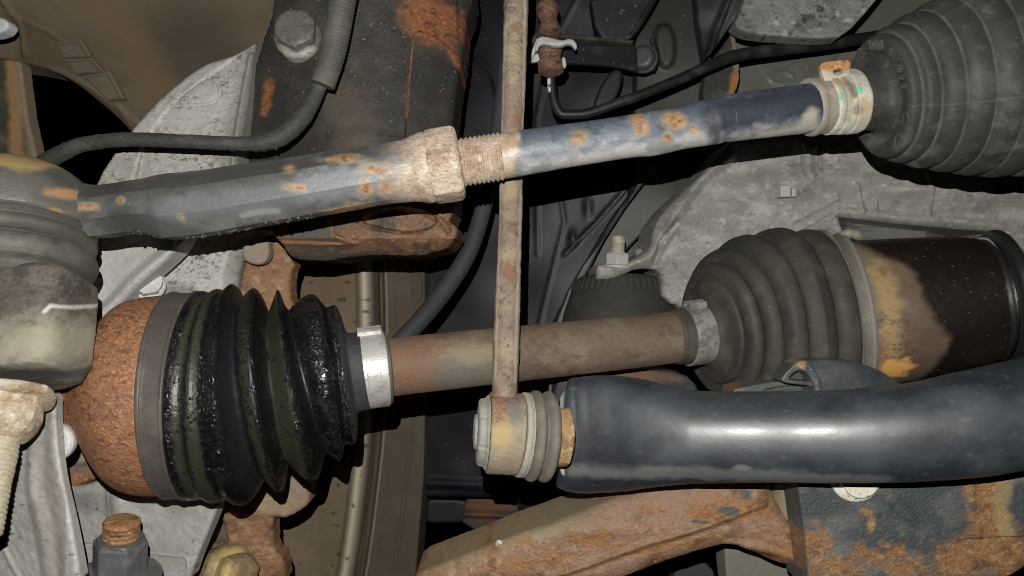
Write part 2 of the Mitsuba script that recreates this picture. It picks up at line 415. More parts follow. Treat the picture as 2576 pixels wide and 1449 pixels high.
def flange_col(V):
    c = flange(V)
    m = streak(V, [(1846, 80), (1853, 130), (1857, 190), (1845, 235), (1800, 285)], 0.548, 11, 0.5, 4)
    c = mx(c, (0.30, 0.235, 0.175), m * 0.9)
    return mx(c, (0.42, 0.19, 0.045), spot(V, 1847, 212, 0.548, 12, 22, 0.5, 6))
emit("frame_rail__seam", V, Fc, "m_rust_soft", flange_col, label="ragged seam flange with tan sealer and an orange rust patch")
V, Fc = relief([(1845, 60), (1905, 84), (2125, 93), (2215, -30), (2520, -30), (2520, 420), (2300, 470), (1760, 430), (1790, 330), (1850, 240)], ramp(0.60, 2000, -0.00002), 6, 0.01, 5, n=0, lump=0.002, lfreq=20,
               feats=[ridge([(1935, 195), (1950, 183), (1975, 181), (1995, 190), (1995, 202), (1970, 211), (1945, 207), (1935, 195)], 5, 0.0014), ridge([(2215, 0), (2060, 190)], 8, 0.001)])
emit("inner_side_panel", V, Fc, "m_plastic", dusty((0.145, 0.148, 0.125), (0.24, 0.24, 0.21), 40, 0.5, 21, flecks=0.35), label="olive grey body panel with an embossed oval between the rail and the ribbed boot", category="body panel")
V, Fc = relief([(1882, -30), (2225, -30), (2204, 2), (2125, 92), (2072, 97), (1990, 93), (1932, 89), (1892, 85), (1866, 77), (1846, 62, 1), (1862, 32)], ramp(0.51, 2000, -0.00003), 7, 0.014, 3.5, n=1, rough=0.0006, rfreq=220)
emit("support_plate", V, Fc, "m_cast", speckled((0.26, 0.265, 0.25), (0.03, 0.032, 0.03), 600, 0.66, 0.8, (0.16, 0.165, 0.155), 0.9, 23, dirt=lambda V, c: mx(c, (0.55, 0.55, 0.53), ss(0.6, 0.75, nz(V, 190, 31, 4)) * (spot(V, 2030, 20, .51, 110, 60) + spot(V, 2200, 40, .51, 60, 60)) * 0.8)),
     label="mottled grey cast plate at the top edge above the long brake pipe", category="plate")

# ---- undertray, crossbar and a dark housing in the gap at the bottom
V, Fc = relief([(1050, 1254), (1180, 1256), (1192, 1280), (1188, 1316), (1050, 1318)], 0.70, 8, 0.02, 6, n=1)
emit("undertray", V, Fc, "m_plastic", dusty((0.022, 0.024, 0.027), (0.07, 0.07, 0.07), 40, 0.4, 25), label="dark plastic undertray edge in the gap beside the wheel", category="undertray")
def bar_col(V):
    c = dusty((0.060, 0.060, 0.058), (0.12, 0.12, 0.11), 40, 0.5, 27)(V)
    return mx(c, (0.22, 0.10, 0.045), np.maximum(spot(V, 1235, 1268, 0.68, 60, 22, 0.4, 3), spot(V, 1216, 1290, 0.68, 30, 22, .4, 5)) * 0.85)
V, Fc = relief([(1168, 1262), (1190, 1240), (1300, 1252), (1330, 1300), (1480, 1318), (1640, 1326), (1640, 1342), (1290, 1338), (1160, 1332)], 0.68, 7, 0.02, 5, n=1, feats=[ridge([(1170, 1290), (1330, 1296), (1640, 1310)], 14, 0.006), bump(1240, 1338, 20, 5, 0.002)])
emit("rear_crossbar", V, Fc, "m_rust_soft", bar_col, label="dim dark crossbar with a brown rust stain below the link joint", category="crossbar")
V, Fc = lathe(Path([(1385, 1190, 0.67), (1400, 1335, 0.655)]), [(1190, 20), (1200, 80), (1250, 96), (1300, 84), (1330, 50), (1336, 5)], 90, 0.002, True, 2)
emit("dark_housing", V, Fc, "m_plastic", dusty((0.034, 0.033, 0.034), (0.08, 0.075, 0.07), 40, 0.4, 29), label="round dark housing half hidden under the end of the thick bar", category="housing")
V, Fc = relief([(900, 1400), (1400, 1400), (1400, 1560), (900, 1560)], ramp(1.15, 1000, 0, 1440, -0.0012), 2, 0.02, 12, n=0)
emit("floor", V, Fc, "m_matte", dusty((0.74, 0.73, 0.80), (0.66, 0.64, 0.70), 20, 0.5, 33), label="pale floor seen through the gap at the bottom edge", kind="structure")

# ---- wheel: dusty inner barrel at the top left and lower down, tyre, weights
dust_brown = dusty((0.165, 0.125, 0.083), (0.25, 0.195, 0.13), 15, 0.7, 41, grain=0.16, lo=0.4, hi=0.65)
def barrel_col(V):
    c = dust_brown(V)
    c = mx(c, (0.105, 0.092, 0.075), spot(V, 470, 120, 0.56, 130, 110, 0.15, 5, 0.6) * 0.75)
    c = mx(c, (0.25, 0.17, 0.095), streak(V, [(250, 20), (330, 120), (360, 250), (400, 330)], 0.56, 60, 0.3, 7) * 0.5)
    return mx(c, (0.30, 0.24, 0.19), streak(V, [(-20, 136), (52, 148), (117, 162), (183, 195), (250, 248), (330, 330)], 0.56, 8, 0.3, 8) * 0.6)
V, Fc = relief([(-40, -40), (730, -40, 1), (705, 200), (505, 330), (345, 345), (327, 332), (300, 300), (250, 257), (183, 203), (117, 170), (52, 153), (0, 143), (-40, 140)],
               lambda x, y: 0.575 - 0.00010 * (300 - x) * 0.2 + 0.00016 * (y - 150), 14, 0.05, 4, n=2, rough=0.0003, lump=0.0012, lfreq=30,
               feats=[ridge([(10, 30), (120, 80), (240, 170), (330, 320)], 10, 0.0014), ridge([(5, 0), (45, 60), (60, 135)], 12, 0.003), bump(470, 130, 120, 100, -0.006), bump(30, 95, 30, 60, -0.006)])
emit("wheel__rim", V, Fc, "m_matte", barrel_col, label="dusty brown inner barrel of the wheel rim")
thing("wheel", "dusty brown wheel rim with tyre behind the drive shaft and hub", "wheel")
wcol = dusty((0.22, 0.18, 0.13), (0.30, 0.26, 0.2), 60, 0.5, 45)
wedge = lambda V: wcol(V) * 1.25
for poly in ([(138, 106), (206, 100), (231, 143), (159, 146)], [(160, 148), (232, 145), (263, 181), (191, 186)], [(208, 190), (276, 178), (314, 250), (270, 252)]):
    p4 = [(x, y, 1) for x, y in poly]
    V, Fc = relief(p4, lambda x, y: 0.5685 + 0.00016 * (y - 150), 5, 0.005, 2.5, n=0, feats=[ridge([(p4[0][0], p4[0][1] + 4), (p4[1][0] - 3, p4[1][1] + 4), (p4[2][0] - 5, p4[2][1])], 8, 0.0012)])
    emit("wheel__balance_weight", V, Fc, "m_matte", wcol)
V, Fc = relief([(-60, 34), (6, 42), (24, 62), (4, 84), (-60, 92)], 0.50, 8, 0.01, 4, n=1)
emit("wheel__spoke", V, Fc, "m_cast", dusty((0.85, 0.87, 0.93), (0.6, 0.6, 0.62), 60, 0.7, 47), label="pale piece standing in for daylight between the wheel spokes in the top left corner")  # daylight through a gap in the wheel, put in as a near-white piece
xs = [(640, 917), (760, 921), (900, 922), (1040, 918), (1130, 911), (1200, 903), (1333, 887), (1420, 874), (1490, 860)]
line = lambda dx: [(x + dx, y) for y, x in xs]
def rim_col(V):
    c = dusty((0.225, 0.168, 0.112), (0.32, 0.25, 0.175), 22, 0.7, 51, grain=0.16)(V)
    c = mx(c, (0.66, 0.58, 0.43), streak(V, line(0), 0.60, 17, 0.1, 6))
    c = mx(c, (0.05, 0.045, 0.035), ss(0.80, 0.86, n1(V, 230, 7)) * 0.7)
    return mx(c, (0.06, 0.05, 0.04), streak(V, line(24), 0.60, 10, 0.2, 8) * 0.85)
V, Fc = relief([(540, 560), (944, 560), (948, 830), (944, 1040), (929, 1200), (912, 1333), (885, 1490), (540, 1490)], lambda x, y: 0.605 - 0.00022 * np.clip(x - 800, 0, 200) * 0.2, 3, 0.05, 4, n=0, rough=0.0003, lump=0.001,
               feats=[ridge(line(-2), 26, 0.008), ridge(line(22), 14, -0.012), bump(600, 900, 200, 500, -0.01)])
emit("wheel__rim", V, Fc, "m_matte", rim_col, label="lower rim barrel with a pale rolled lip")
def tyre_col(V):
    c = dusty((0.125, 0.100, 0.072), (0.145, 0.132, 0.098), 30, 0.6, 55, grain=0.18)(V)
    return mx(c, (0.36, 0.33, 0.27), streak(V, line(52), 0.61, 3.0, 0.2, 9) * 0.8)
V, Fc = relief([(936, 560), (1068, 560), (1070, 1000), (1066, 1200), (1046, 1440), (1044, 1490), (890, 1490), (908, 1340), (926, 1200), (942, 1040)], 0.612, 5, 0.06, 4, n=0, rough=0.0003,
               feats=[ridge(line(52), 6, 0.003), ridge(line(38), 10, -0.004), ridge(line(120), 8, -0.0015), ridge(line(76), 6, 0.001), step([(1040, 690), (1062, 690), (1062, 760), (1040, 760)], 6, -0.002)])
emit("wheel__tyre", V, Fc, "m_matte", tyre_col)

# ---- left: rusty caliper edge behind the cable
def cal_col(V):
    c = dusty((0.050, 0.052, 0.034), (0.15, 0.13, 0.09), 80, 0.6, 61)(V)
    c = mx(c, (0.36, 0.21, 0.095), streak(V, [(30, 148), (34, 220), (42, 290), (40, 400)], 0.47, 20, 0.4, 3) * 0.85)
    return mx(c, (0.25, 0.19, 0.13), streak(V, [(60, 150), (66, 260), (80, 330), (95, 420)], 0.47, 22, 0.3, 5) * 0.85)
V, Fc = relief([(-60, 148), (46, 148), (53, 166), (60, 230), (72, 312), (84, 360), (98, 430), (-60, 440)], 0.47, 8, 0.010, 3, n=1, rough=0.0005, ragged=0.0004)
emit("brake_caliper", V, Fc, "m_rust_soft", cal_col, label="dark brake caliper edge with a rusty stripe at the left border", category="caliper")

# ---- rusty bracket behind the left boot, its guide pin, dust seal plate
def brk_col(V):
    c = grime(V, rusty((0.26, 0.135, 0.068), (0.14, 0.07, 0.04), (0.36, 0.25, 0.155), 90, 71)(V), (0.11, 0.06, 0.036), 80, 0.6, 70)
    c = mx(c, (0.34, 0.27, 0.185), spot(V, 720, 1262, 0.455, 60, 30, 0.4, 3) * 0.7)
    return mx(c, (0.26, 0.225, 0.19), spot(V, 745, 1210, 0.455, 40, 40, 0.4, 5) * 0.6)
V, Fc = relief([(628, 620), (650, 596), (690, 590), (744, 664), (732, 686), (728, 740), (745, 790), (782, 900), (790, 1100), (780, 1212), (781, 1243), (777, 1268), (746, 1292), (716, 1303, 1), (687, 1303, 1), (686, 1387), (714, 1400), (722, 1480), (560, 1480), (575, 1375), (563, 1325), (550, 1274), (556, 1200), (596, 900), (598, 740), (608, 690)],
               ramp(0.455, 700, 0.00004), 10, 0.014, 3, n=1, rough=0.0008, ragged=0.0005, lump=0.0015, feats=[ridge([(556, 1262), (640, 1290), (720, 1300)], 30, 0.0016)])
emit("caliper_bracket", V, Fc, "m_rust", brk_col, label="orange brown rusty cast bracket behind the greasy boot", category="bracket")
V, Fc = relief([(612, 600), (674, 598), (678, 640), (664, 662), (640, 668), (604, 650)], 0.436, 9, 0.008, 3, n=1, rough=0.0004)
emit("caliper_bracket__tab", V, Fc, "m_rust_soft", dusty((0.27, 0.22, 0.17), (0.33, 0.28, 0.22), 90, 0.5, 75), label="grey tan rounded tab")
V, Fc = relief([(555, 1240), (640, 1270), (640, 1490), (465, 1490), (500, 1400), (533, 1313)], 0.475, 6, 0.01, 3.5, n=0, rough=0.0004)
emit("backing_plate", V, Fc, "m_rust_soft", dusty((0.105, 0.092, 0.078), (0.17, 0.15, 0.13), 70, 0.6, 77), label="dull grey brown sheet strip between the lower casting and the rusty bracket", category="plate")
def pin_col(V):
    c = grime(V, dusty((0.25, 0.185, 0.105), (0.17, 0.13, 0.085), 140, 0.7, 79)(V), (0.09, 0.06, 0.035), 140, 0.8, 78)
    return mx(c, (0.60, 0.44, 0.16), spot(V, 560, 1440, 0.43, 30, 36, 0.6, 3) * 0.8)
pin = Path([(505, 1460, 0.470), (640, 1435, 0.418)])
V, Fc = lathe(pin, [(512, 20), (516, 92), (528, 98), (540, 88), (544, 64), (548, 80, 's'), (578, 80, 's'), (584, 72), (586, 46), (588, 52, 's'), (604, 52, 's'), (608, 44), (609, 5)], 120, 0.0008, n=1, mod=hexm(0.3, 0.35), disp=nodisp(0.0004, 200, 4))
emit("guide_pin", V, Fc, "m_painted", pin_col, label="brassy guide pin end with a dark seal at the bottom edge", category="pin")

# ---- transmission housing
def box_dirt(V, c):
    c = mx(c, (0.48, 0.48, 0.46), ss(0.54, 0.72, nz(V, 160, 91, 5)) * 0.5)
    c = mx(c, (0.18, 0.18, 0.17), ss(0.52, 0.72, nz(V, 60, 93, 5)) * 0.5)
    c = grime(V, c, (0.14, 0.13, 0.115), 110, 0.5, 95, 0.5, 0.70)
    c = mx(c, (0.55, 0.55, 0.53), ss(0.62, 0.74, nz(V, 420, 97, 4)) * 0.5)
    return mx(c, (0.46, 0.33, 0.14), spot(V, 2556, 505, 0.5, 20, 26, 0.5, 4) * 0.7)
box_col = speckled((0.315, 0.305, 0.28), (0.06, 0.06, 0.055), 1100, 0.78, 0.5, (0.33, 0.32, 0.295), 0.5, 90, dirt=box_dirt)
V, Fc = relief([(1764, 440), (1800, 405), (1860, 330), (2600, 330), (2660, 700), (2600, 645), (2515, 584, 1), (2400, 575), (2265, 563, 1), (2112, 545, 1), (2140, 640), (2080, 1010), (1930, 1010), (1830, 960), (1760, 850), (1708, 768), (1690, 765, 1), (1666, 744, 1), (1666, 690), (1648, 676), (1600, 676), (1568, 690), (1545, 701), (1501, 703, 1), (1500, 676), (1508, 664), (1574, 664), (1608, 643), (1636, 628), (1648, 566), (1668, 533), (1712, 490)],
               lambda x, y: 0.505 - 0.00003 * np.clip(x - 1750, -300, 900) + 0.00002 * (y - 550), 12, 0.06, 3.2, n=1, rough=0.0003, rfreq=300, lump=0.0022, lfreq=34, feats=[
                   bump(2060, 480, 30, 18, -0.002), bump(2300, 480, 60, 14, 0.002), bump(2450, 540, 80, 12, -0.0015), ridge([(2150, 470), (2170, 530)], 12, 0.0018), ridge([(1880, 600), (1800, 640), (1740, 700)], 16, 0.0018), bump(1930, 455, 24, 30, 0.003),
                   ridge([(1560, 672), (1625, 652), (1668, 600), (1690, 545), (1760, 450), (1830, 400)], 26, 0.004),
                   ridge([(1690, 545), (1790, 500), (1900, 470), (2050, 452), (2250, 470), (2576, 470)], 60, 0.004),
                   ridge([(1780, 740), (1900, 640), (1990, 590), (2060, 550), (2110, 520)], 8, 0.0008),
                   ridge([(1990, 560), (2040, 535), (2110, 500)], 8, 0.0006),
                   ridge([(2050, 370), (2040, 440)], 9, 0.006), ridge([(2022, 360), (2014, 440)], 6, 0.004), ridge([(2066, 360), (2058, 430)], 6, 0.003),
                   bump(1870, 430, 60, 40, -0.0035), bump(1800, 500, 40, 26, -0.003), bump(1985, 478, 46, 40, 0.003), bump(1850, 560, 120, 40, -0.0015), bump(2400, 500, 120, 40, 0.003),
                   ridge([(2112, 532), (2265, 548), (2515, 570)], 20, 0.0015), ridge([(2200, 505), (2203, 525)], 7, 0.0016), ridge([(2330, 420), (2336, 540)], 7, 0.0014),
                   ridge([(1700, 560), (1660, 610), (1650, 660)], 12, -0.003)])
emit("transmission_housing", V, Fc, "m_cast", box_col, label="large pale grey cast transmission housing behind the right hand boots", category="transmission housing")
V, Fc = relief([(1964, 467, 1), (1990, 466, 1), (1990, 495, 1), (1964, 495, 1)], 0.483, 3, 0.02, 2, n=0)
emit("transmission_housing__boss", V, Fc, "m_cast", dusty((0.52, 0.51, 0.49), (0.42, 0.41, 0.39), 120, 0.4, 94))
V, Fc = relief([(1993, 472, 1), (2004, 474, 1), (2004, 494, 1), (1993, 495, 1)], 0.483, 2, 0.02, 2, n=0)
emit("transmission_housing__boss", V, Fc, "m_cast", dusty((0.48, 0.47, 0.45), (0.40, 0.39, 0.37), 120, 0.4, 95))
def rec_col(V):  # recess shade and the lit ledge are painted into the colour
    c = dusty((0.040, 0.040, 0.037), (0.10, 0.10, 0.09), 50, 0.5, 97)(V)
    m = np.maximum(spot(V, 2250, 600, 0.55, 130, 32, 0.3, 3, 0.6), spot(V, 2150, 585, 0.55, 60, 30, 0.3, 4))
    return mx(c, (0.22, 0.225, 0.215), m * 0.75)
V, Fc = relief([(2060, 520), (2660, 540), (2660, 1060), (2060, 1060)], lambda x, y: 0.516 + 0.0009 * np.clip(y - 612, 0, 60) + 0.00035 * np.clip(x - 2330, 0, 140), 6, 0.03, 5, n=0, rough=0.0005, feats=[ridge([(2112, 572), (2190, 578), (2230, 566), (2300, 572), (2520, 590)], 4, -0.003)])
emit("transmission_housing__recess", V, Fc, "m_cast", rec_col, label="dark recess round the inner joint")
seal = Path([(2440, 760, 0.4245), (2640, 738, 0.4175)])
V, Fc = lathe(seal, [(2474, 120), (2476, 146), (2480, 150), (2500, 152), (2504, 172), (2530, 176), (2540, 150)], 240, 0.0008)
emit("transmission_housing__seal", V, Fc, "m_wet", (0.016, 0.017, 0.016), label="black shiny seal ring at the right")
V, Fc = lathe(seal, [(2490, 150), (2488, 154), (2491, 158), (2495, 158), (2497, 154), (2494, 150)], 240, 0.0003, n=0, cap=(False, False))
emit("transmission_housing__seal_lip", V, Fc, "m_chrome", (0.80, 0.79, 0.75))
V, Fc = tube([(1606, 632, 0.54, 10), (1616, 652, 0.535, 12), (1622, 668, 0.53, 10)], 24, 0.001)
emit("transmission_housing__stud_end", V, Fc, "m_cast", dusty((0.35, 0.345, 0.33), (0.28, 0.27, 0.25), 90, 0.4, 99))

# ---- rubber gearbox mount with its stud and nut
mt = Path([(1560, 690, 0.545), (1560, 840, 0.541)])
V, Fc = lathe(mt, [(694, 20), (697, 96), (706, 112), (730, 122), (760, 132), (806, 146), (822, 144), (826, 120), (826, 60)], 260, 0.0008, True, 1, mod=lambda s, th, r: 1 + 0.012 * np.sin(th * 44) * (s < 0.012), disp=nodisp(0.0004, 150, 5))
emit("gearbox_mount__rubber", V, Fc, "m_rubber", dusty((0.050, 0.049, 0.044), (0.11, 0.105, 0.095), 60, 0.6, 101))
thing("gearbox_mount", "dark round rubber gearbox mount with stud and nut, behind the shaft", "mount")
V, Fc = lathe(Path([(1540, 800, 0.542), (1540, 850, 0.541)]), [(826, 30), (828, 112), (834, 116), (842, 112), (844, 30)], 160, 0.001, True, 1)
emit("gearbox_mount__base_plate", V, Fc, "m_cast", dusty((0.5, 0.49, 0.46), (0.4, 0.38, 0.34), 90, 0.4, 103))
zc = dusty((0.52, 0.51, 0.47), (0.40, 0.38, 0.33), 170, 0.5, 105)
stud_ax = at(1556, 590, 0.515) - at(1553, 672, 0.515)
q = at(1553, 674, 0.515)
V, Fc = turned(q, stud_ax, [(0, 0.0085), (0.0016, 0.0088), (0.0024, 0.0075)], 80, 0)
emit("gearbox_mount__washer", V, Fc, "m_cast", zc)
V, Fc = turned(q, stud_ax, [(0.0022, 0.0080, 's'), (0.0085, 0.0080, 's'), (0.0096, 0.0066)], 90, 0, hexrows=(0.002, 0.0092), off=0.35)
emit("gearbox_mount__nut", V, Fc, "m_cast", zc)
rows = [(0.009, 0.0043)]
for i in range(6): rows += [(0.0095 + i * 0.0012, 0.0039), (0.0101 + i * 0.0012, 0.0044)]
V, Fc = turned(q, stud_ax, rows + [(0.0195, 0.0041), (0.0205, 0.0034)], 64, 0, 0.0003)
emit("gearbox_mount__stud", V, Fc, "m_cast", dusty((0.50, 0.47, 0.38), (0.36, 0.32, 0.24), 170, 0.6, 107))

# ================================================================== STEERING KNUCKLE AND HUB
alu = lambda seed, **k: speckled((0.46, 0.45, 0.425), (0.05, 0.045, 0.04), 1000, 0.66, 0.65, (0.36, 0.335, 0.29), 0.7, seed, **k)
def k1_dirt(V, c):
    c = mx(c, (0.23, 0.225, 0.21), streak(V, [(640, 120), (625, 215), (604, 320), (590, 400)], 0.43, 46, 0.3, 3) * 0.8)
    return mx(c, (0.55, 0.54, 0.52), streak(V, [(400, 330), (450, 300), (520, 262)], 0.43, 40, 0.3, 5) * 0.5)
V, Fc = relief([(640, 106, 1), (600, 132), (567, 146), (520, 158), (480, 184), (445, 210), (383, 267), (330, 327), (287, 383), (243, 450), (230, 500), (420, 560), (600, 560, 1), (592, 420), (606, 330), (626, 222)],
               lambda x, y: 0.432 - 0.00004 * (y - 300), 10, 0.05, 3, n=1, rough=0.0005, rfreq=350, lump=0.0008, feats=[
                   step([(585, 148), (520, 193), (427, 262), (380, 333), (340, 400), (320, 520), (700, 560), (700, 60)], 5, -0.0010, 1),
                   step([(522, 194), (546, 208), (550, 228), (542, 246), (520, 260), (430, 264)], 6, 0.0012, 1),
                   ridge([(522, 192), (548, 208), (552, 232), (538, 254), (515, 262), (430, 266)], 5, -0.0012),
                   ridge([(632, 140), (616, 215), (597, 320), (585, 420)], 12, 0.002), ridge([(357, 380), (345, 450)], 4, 0.0006)])
emit("steering_knuckle__casting", V, Fc, "m_cast", alu(201, dirt=k1_dirt))
thing("steering_knuckle", "pale speckled aluminium steering knuckle casting round the wheel hub at the left", "steering knuckle")
V, Fc = relief([(380, 560), (660, 560), (618, 610), (604, 650), (592, 690), (586, 730), (590, 800), (240, 960), (200, 860), (250, 800)], ramp(0.442, 400, 0.00003), 12, 0.03, 3, n=1, rough=0.0004, rfreq=350, lump=0.001,
               feats=[ridge([(612, 610), (590, 700), (586, 760)], 34, -0.006), bump(365, 730, 40, 34, 0.003)])
emit("steering_knuckle__casting", V, Fc, "m_cast", alu(203, dirt=lambda V, c: mx(c, (0.14, 0.125, 0.105), np.maximum(streak(V, [(612, 600), (592, 690), (586, 770)], .44, 22, .3, 3), streak(V, [(250, 830), (300, 780), (400, 735), (470, 740)], .44, 24, .4, 5)) * 0.7)))
V, Fc = relief([(190, 560), (480, 570), (450, 626), (415, 662), (360, 710), (310, 760), (270, 800), (245, 830), (200, 870)], lambda x, y: 0.412 + 0 * x, 9, 0.016, 3, n=1, rough=0.0004, rfreq=350,
               feats=[ridge([(445, 618), (350, 700), (250, 800)], 30, 0.0035), bump(330, 620, 90, 40, -0.003), bump(270, 720, 50, 70, -0.002)])
emit("steering_knuckle__rib", V, Fc, "m_cast", speckled((0.50, 0.495, 0.475), (0.2, 0.19, 0.18), 900, 0.8, 0.4, (0.42, 0.40, 0.37), 0.5, 205))
V, Fc = relief([(-80, 960), (108, 985), (137, 1000), (133, 1033), (136, 1090), (138, 1133), (145, 1190), (153, 1233), (173, 1316), (188, 1390), (204, 1480), (-80, 1480)], lambda x, y: 0.336 + 0.00010 * np.clip(100 - x, -60, 200), 14, 0.007, 2.8, n=1, rough=0.0004, rfreq=350,
               feats=[ridge([(92, 1000), (88, 1100), (84, 1230), (108, 1340), (125, 1480)], 26, 0.0022), ridge([(10, 1380), (60, 1480)], 10, 0.0008), bump(140, 1300, 40, 200, -0.002)])
emit("steering_knuckle__casting", V, Fc, "m_cast", speckled((0.47, 0.46, 0.435), (0.10, 0.095, 0.09), 620, 0.8, 0.7, (0.27, 0.245, 0.21), 0.5, 207, dirt=lambda V, c: mx(c, (0.25, 0.225, 0.185), streak(V, [(110, 1000), (112, 1120), (125, 1280), (160, 1480)], .336, 34, .35, 3) * 0.75)))
def k4_dirt(V, c):
    c = mx(c, (0.20, 0.20, 0.20), spot(V, 205, 1262, 0.40, 42, 26, 0.6, 5) * 0.7)
    return mx(c, (0.24, 0.235, 0.22), ss(0.55, 0.75, nz(V, 55, 43, 4)) * 0.6)
V, Fc = relief([(140, 1215), (200, 1228), (260, 1205), (350, 1215), (560, 1230), (553, 1253), (533, 1313), (500, 1389), (468, 1480), (150, 1480)], lambda x, y: 0.400 - 0.00003 * (x - 300), 14, 0.012, 3, n=1, rough=0.0004, rfreq=350, lump=0.0012,
               feats=[bump(300, 1270, 28, 50, 0.004), bump(390, 1300, 70, 40, -0.003), bump(400, 1255, 25, 30, -0.002), ridge([(165, 1370), (290, 1370)], 4, -0.0005), ridge([(370, 1392), (470, 1402), (478, 1480)], 5, 0.0006), ridge([(272, 1230), (282, 1330)], 4, 0.0006)])
emit("steering_knuckle__casting", V, Fc, "m_cast", speckled((0.43, 0.42, 0.395), (0.045, 0.045, 0.04), 620, 0.84, 0.8, (0.34, 0.32, 0.285), 0.6, 209, dirt=k4_dirt))
# hub with rusty rings behind the joint cup
def hub_col(V):
    c = rusty((0.27, 0.12, 0.055), (0.12, 0.055, 0.03), (0.36, 0.21, 0.12), 150, 211)(V)
    o = at(185, 1110, 0.40); q = np.hypot(V[:, 0] - o[0], V[:, 2] - o[2]) / 0.40 * F
    c = mx(c, (0.30, 0.25, 0.18), (1 - ss(58, 62, q)) * 0.9)
    return mx(c, (0.17, 0.135, 0.125), ss(58, 62, q) * (1 - ss(84, 90, q)) * 0.85)
V, Fc = relief([(100, 1000), (180, 990), (270, 1020), (300, 1110), (270, 1190), (200, 1226), (140, 1222), (100, 1190)], 0.405, 10, 0.03, 3, n=2, rough=0.0005, feats=[step([(130, 1040), (240, 1040), (262, 1110), (240, 1160), (190, 1176), (130, 1160)], 6, -0.002, 2)])
emit("wheel_hub", V, Fc, "m_rust_soft", hub_col, label="rusty wheel hub ring behind the drive shaft cup", category="wheel hub")
# flange bolt with moulded mark, and a round bolt head
zn = dusty((0.56, 0.56, 0.55), (0.40, 0.39, 0.36), 150, 0.5, 213)
c0 = at(372, 712, 0.425)
ax = np.array([0.42, -0.85, 0.22])
V, Fc = turned(c0 - unit(ax) * 0.004, ax, [(-0.02, 0.0052), (0, 0.0052, 's'), (0, 0.0088, 's'), (0.0022, 0.0092, 's'), (0.003, 0.0082, 's'), (0.0032, 0.0076), (0.0088, 0.0076, 's'), (0.0094, 0.0066)], 96, 0, hexrows=(0.00305, 0.009), off=0.2)
emit("knuckle_bolt", V, Fc, "m_cast", zn, label="bright zinc flange bolt in the pale casting above the greasy boot", category="bolt")
tm = meshkit.text_mesh("NJ", 0.0030, 0.0004)
tv = np.array(tm.vertices); u = unit(np.cross(unit(ax), [0, 0, 1.0])) * -1
w = unit(np.cross(u, unit(ax))) * -1
ctr = c0 - unit(ax) * 0.004 + unit(ax) * 0.0092
if u[0] < 0: u = -u
if w[2] < 0: w = -w
tv2 = ctr + (tv[:, :1] - np.ptp(tv[:, 0]) / 2) * u + (tv[:, 1:2] - 0.0015) * w + tv[:, 2:] * unit(ax)
emit("knuckle_bolt__raised_mark", tv2, np.array(tm.faces), "m_zinc", (0.7, 0.7, 0.68), smooth=False)
V, Fc = tube([(310, 792, 0.438, 26), (345, 770, 0.428, 26), (366, 752, 0.425, 20)], 48, 0.001, disp=nodisp(0.0004, 200, 3))
emit("steering_knuckle__bolt_boss", V, Fc, "m_cast", alu(215))
c0 = at(139, 1112, 0.342)
V, Fc = turned(c0, [0.16, -0.98, 0.08], [(-0.012, 0.004), (-0.004, 0.0040, 's'), (-0.004, 0.0078), (0.001, 0.0082), (0.0022, 0.0070), (0.0026, 0.0060), (0.0020, 0.003)], 90, 1)
emit("hub_bolt", V, Fc, "m_cast", zn, label="round silver bolt head half hidden by the smooth casting at the lower left", category="bolt")
# lower ball joint stud: rusty thread, dull blue nut
bx = at(306, 1300, 0.36) - at(300, 1445, 0.365)
q0 = at(300, 1462, 0.364)
def bjn_col(V):
    c = dusty((0.105, 0.11, 0.12), (0.24, 0.22, 0.19), 150, 0.7, 217)(V)
    return mx(c, (0.40, 0.23, 0.09), ss(-0.1085, -0.1055, V[:, 2] + 0.002 * (nz(V, 300, 3) - .5)) * 0.8)
V, Fc = turned(q0, bx, [(-0.004, 0.018), (0.0035, 0.0178, 's'), (0.0052, 0.0150, 's'), (0.0054, 0.0118, 's'), (0.0195, 0.0118, 's'), (0.0213, 0.0095)], 120, 0, hexrows=(0.0053, 0.0208), off=0.15, disp=nodisp(0.0002, 400, 4))
emit("ball_joint_nut", V, Fc, "m_painted", bjn_col, label="dull blue grey hex nut on the rusty stud at the bottom left", category="nut")
rows = [(0.019, 0.0078)]
for i in range(4): rows += [(0.0212 + i * 0.0021, 0.0071), (0.0222 + i * 0.0021, 0.0080)]
V, Fc = turned(q0, bx, rows + [(0.0296, 0.0074), (0.0302, 0.0058)], 90, 1, 0.0003, disp=nodisp(0.0003, 500, 6))
emit("ball_joint_nut__stud", V, Fc, "m_rust", rusty((0.30, 0.155, 0.070), (0.13, 0.06, 0.03), (0.42, 0.27, 0.14), 260, 219))

# ================================================================== STRUT
def strut_col(V):
    c = dusty((0.036, 0.034, 0.030), (0.080, 0.070, 0.057), 60, 0.7, 231, grain=0.6, flecks=0.6)(V)
    c = grime(V, c, (0.085, 0.064, 0.047), 60, 0.3, 232)
    c = mx(c, (0.11, 0.085, 0.06), streak(V, [(860, 260), (900, 340), (880, 420)], 0.425, 60, 0.5, 3) * 0.5)
    r = rusty((0.25, 0.098, 0.043), (0.12, 0.05, 0.026), (0.36, 0.18, 0.085), 260, 233)(V)
    m = np.maximum(spot(V, 1085, 30, 0.425, 78, 62, 0.25, 5, 0.3), streak(V, [(1100, 60), (1125, 95), (1148, 135)], 0.425, 13, 0.4, 6))
    m = np.maximum(m, streak(V, [(1036, 90), (1030, 150), (1024, 215), (1020, 290)], 0.425, 4, 0.3, 7) * 0.8)
    m = np.maximum(m, streak(V, [(656, 195), (650, 225), (640, 260)], 0.425, 18, 0.5, 8))
    return c * (1 - m[:, None]) + r * m[:, None]
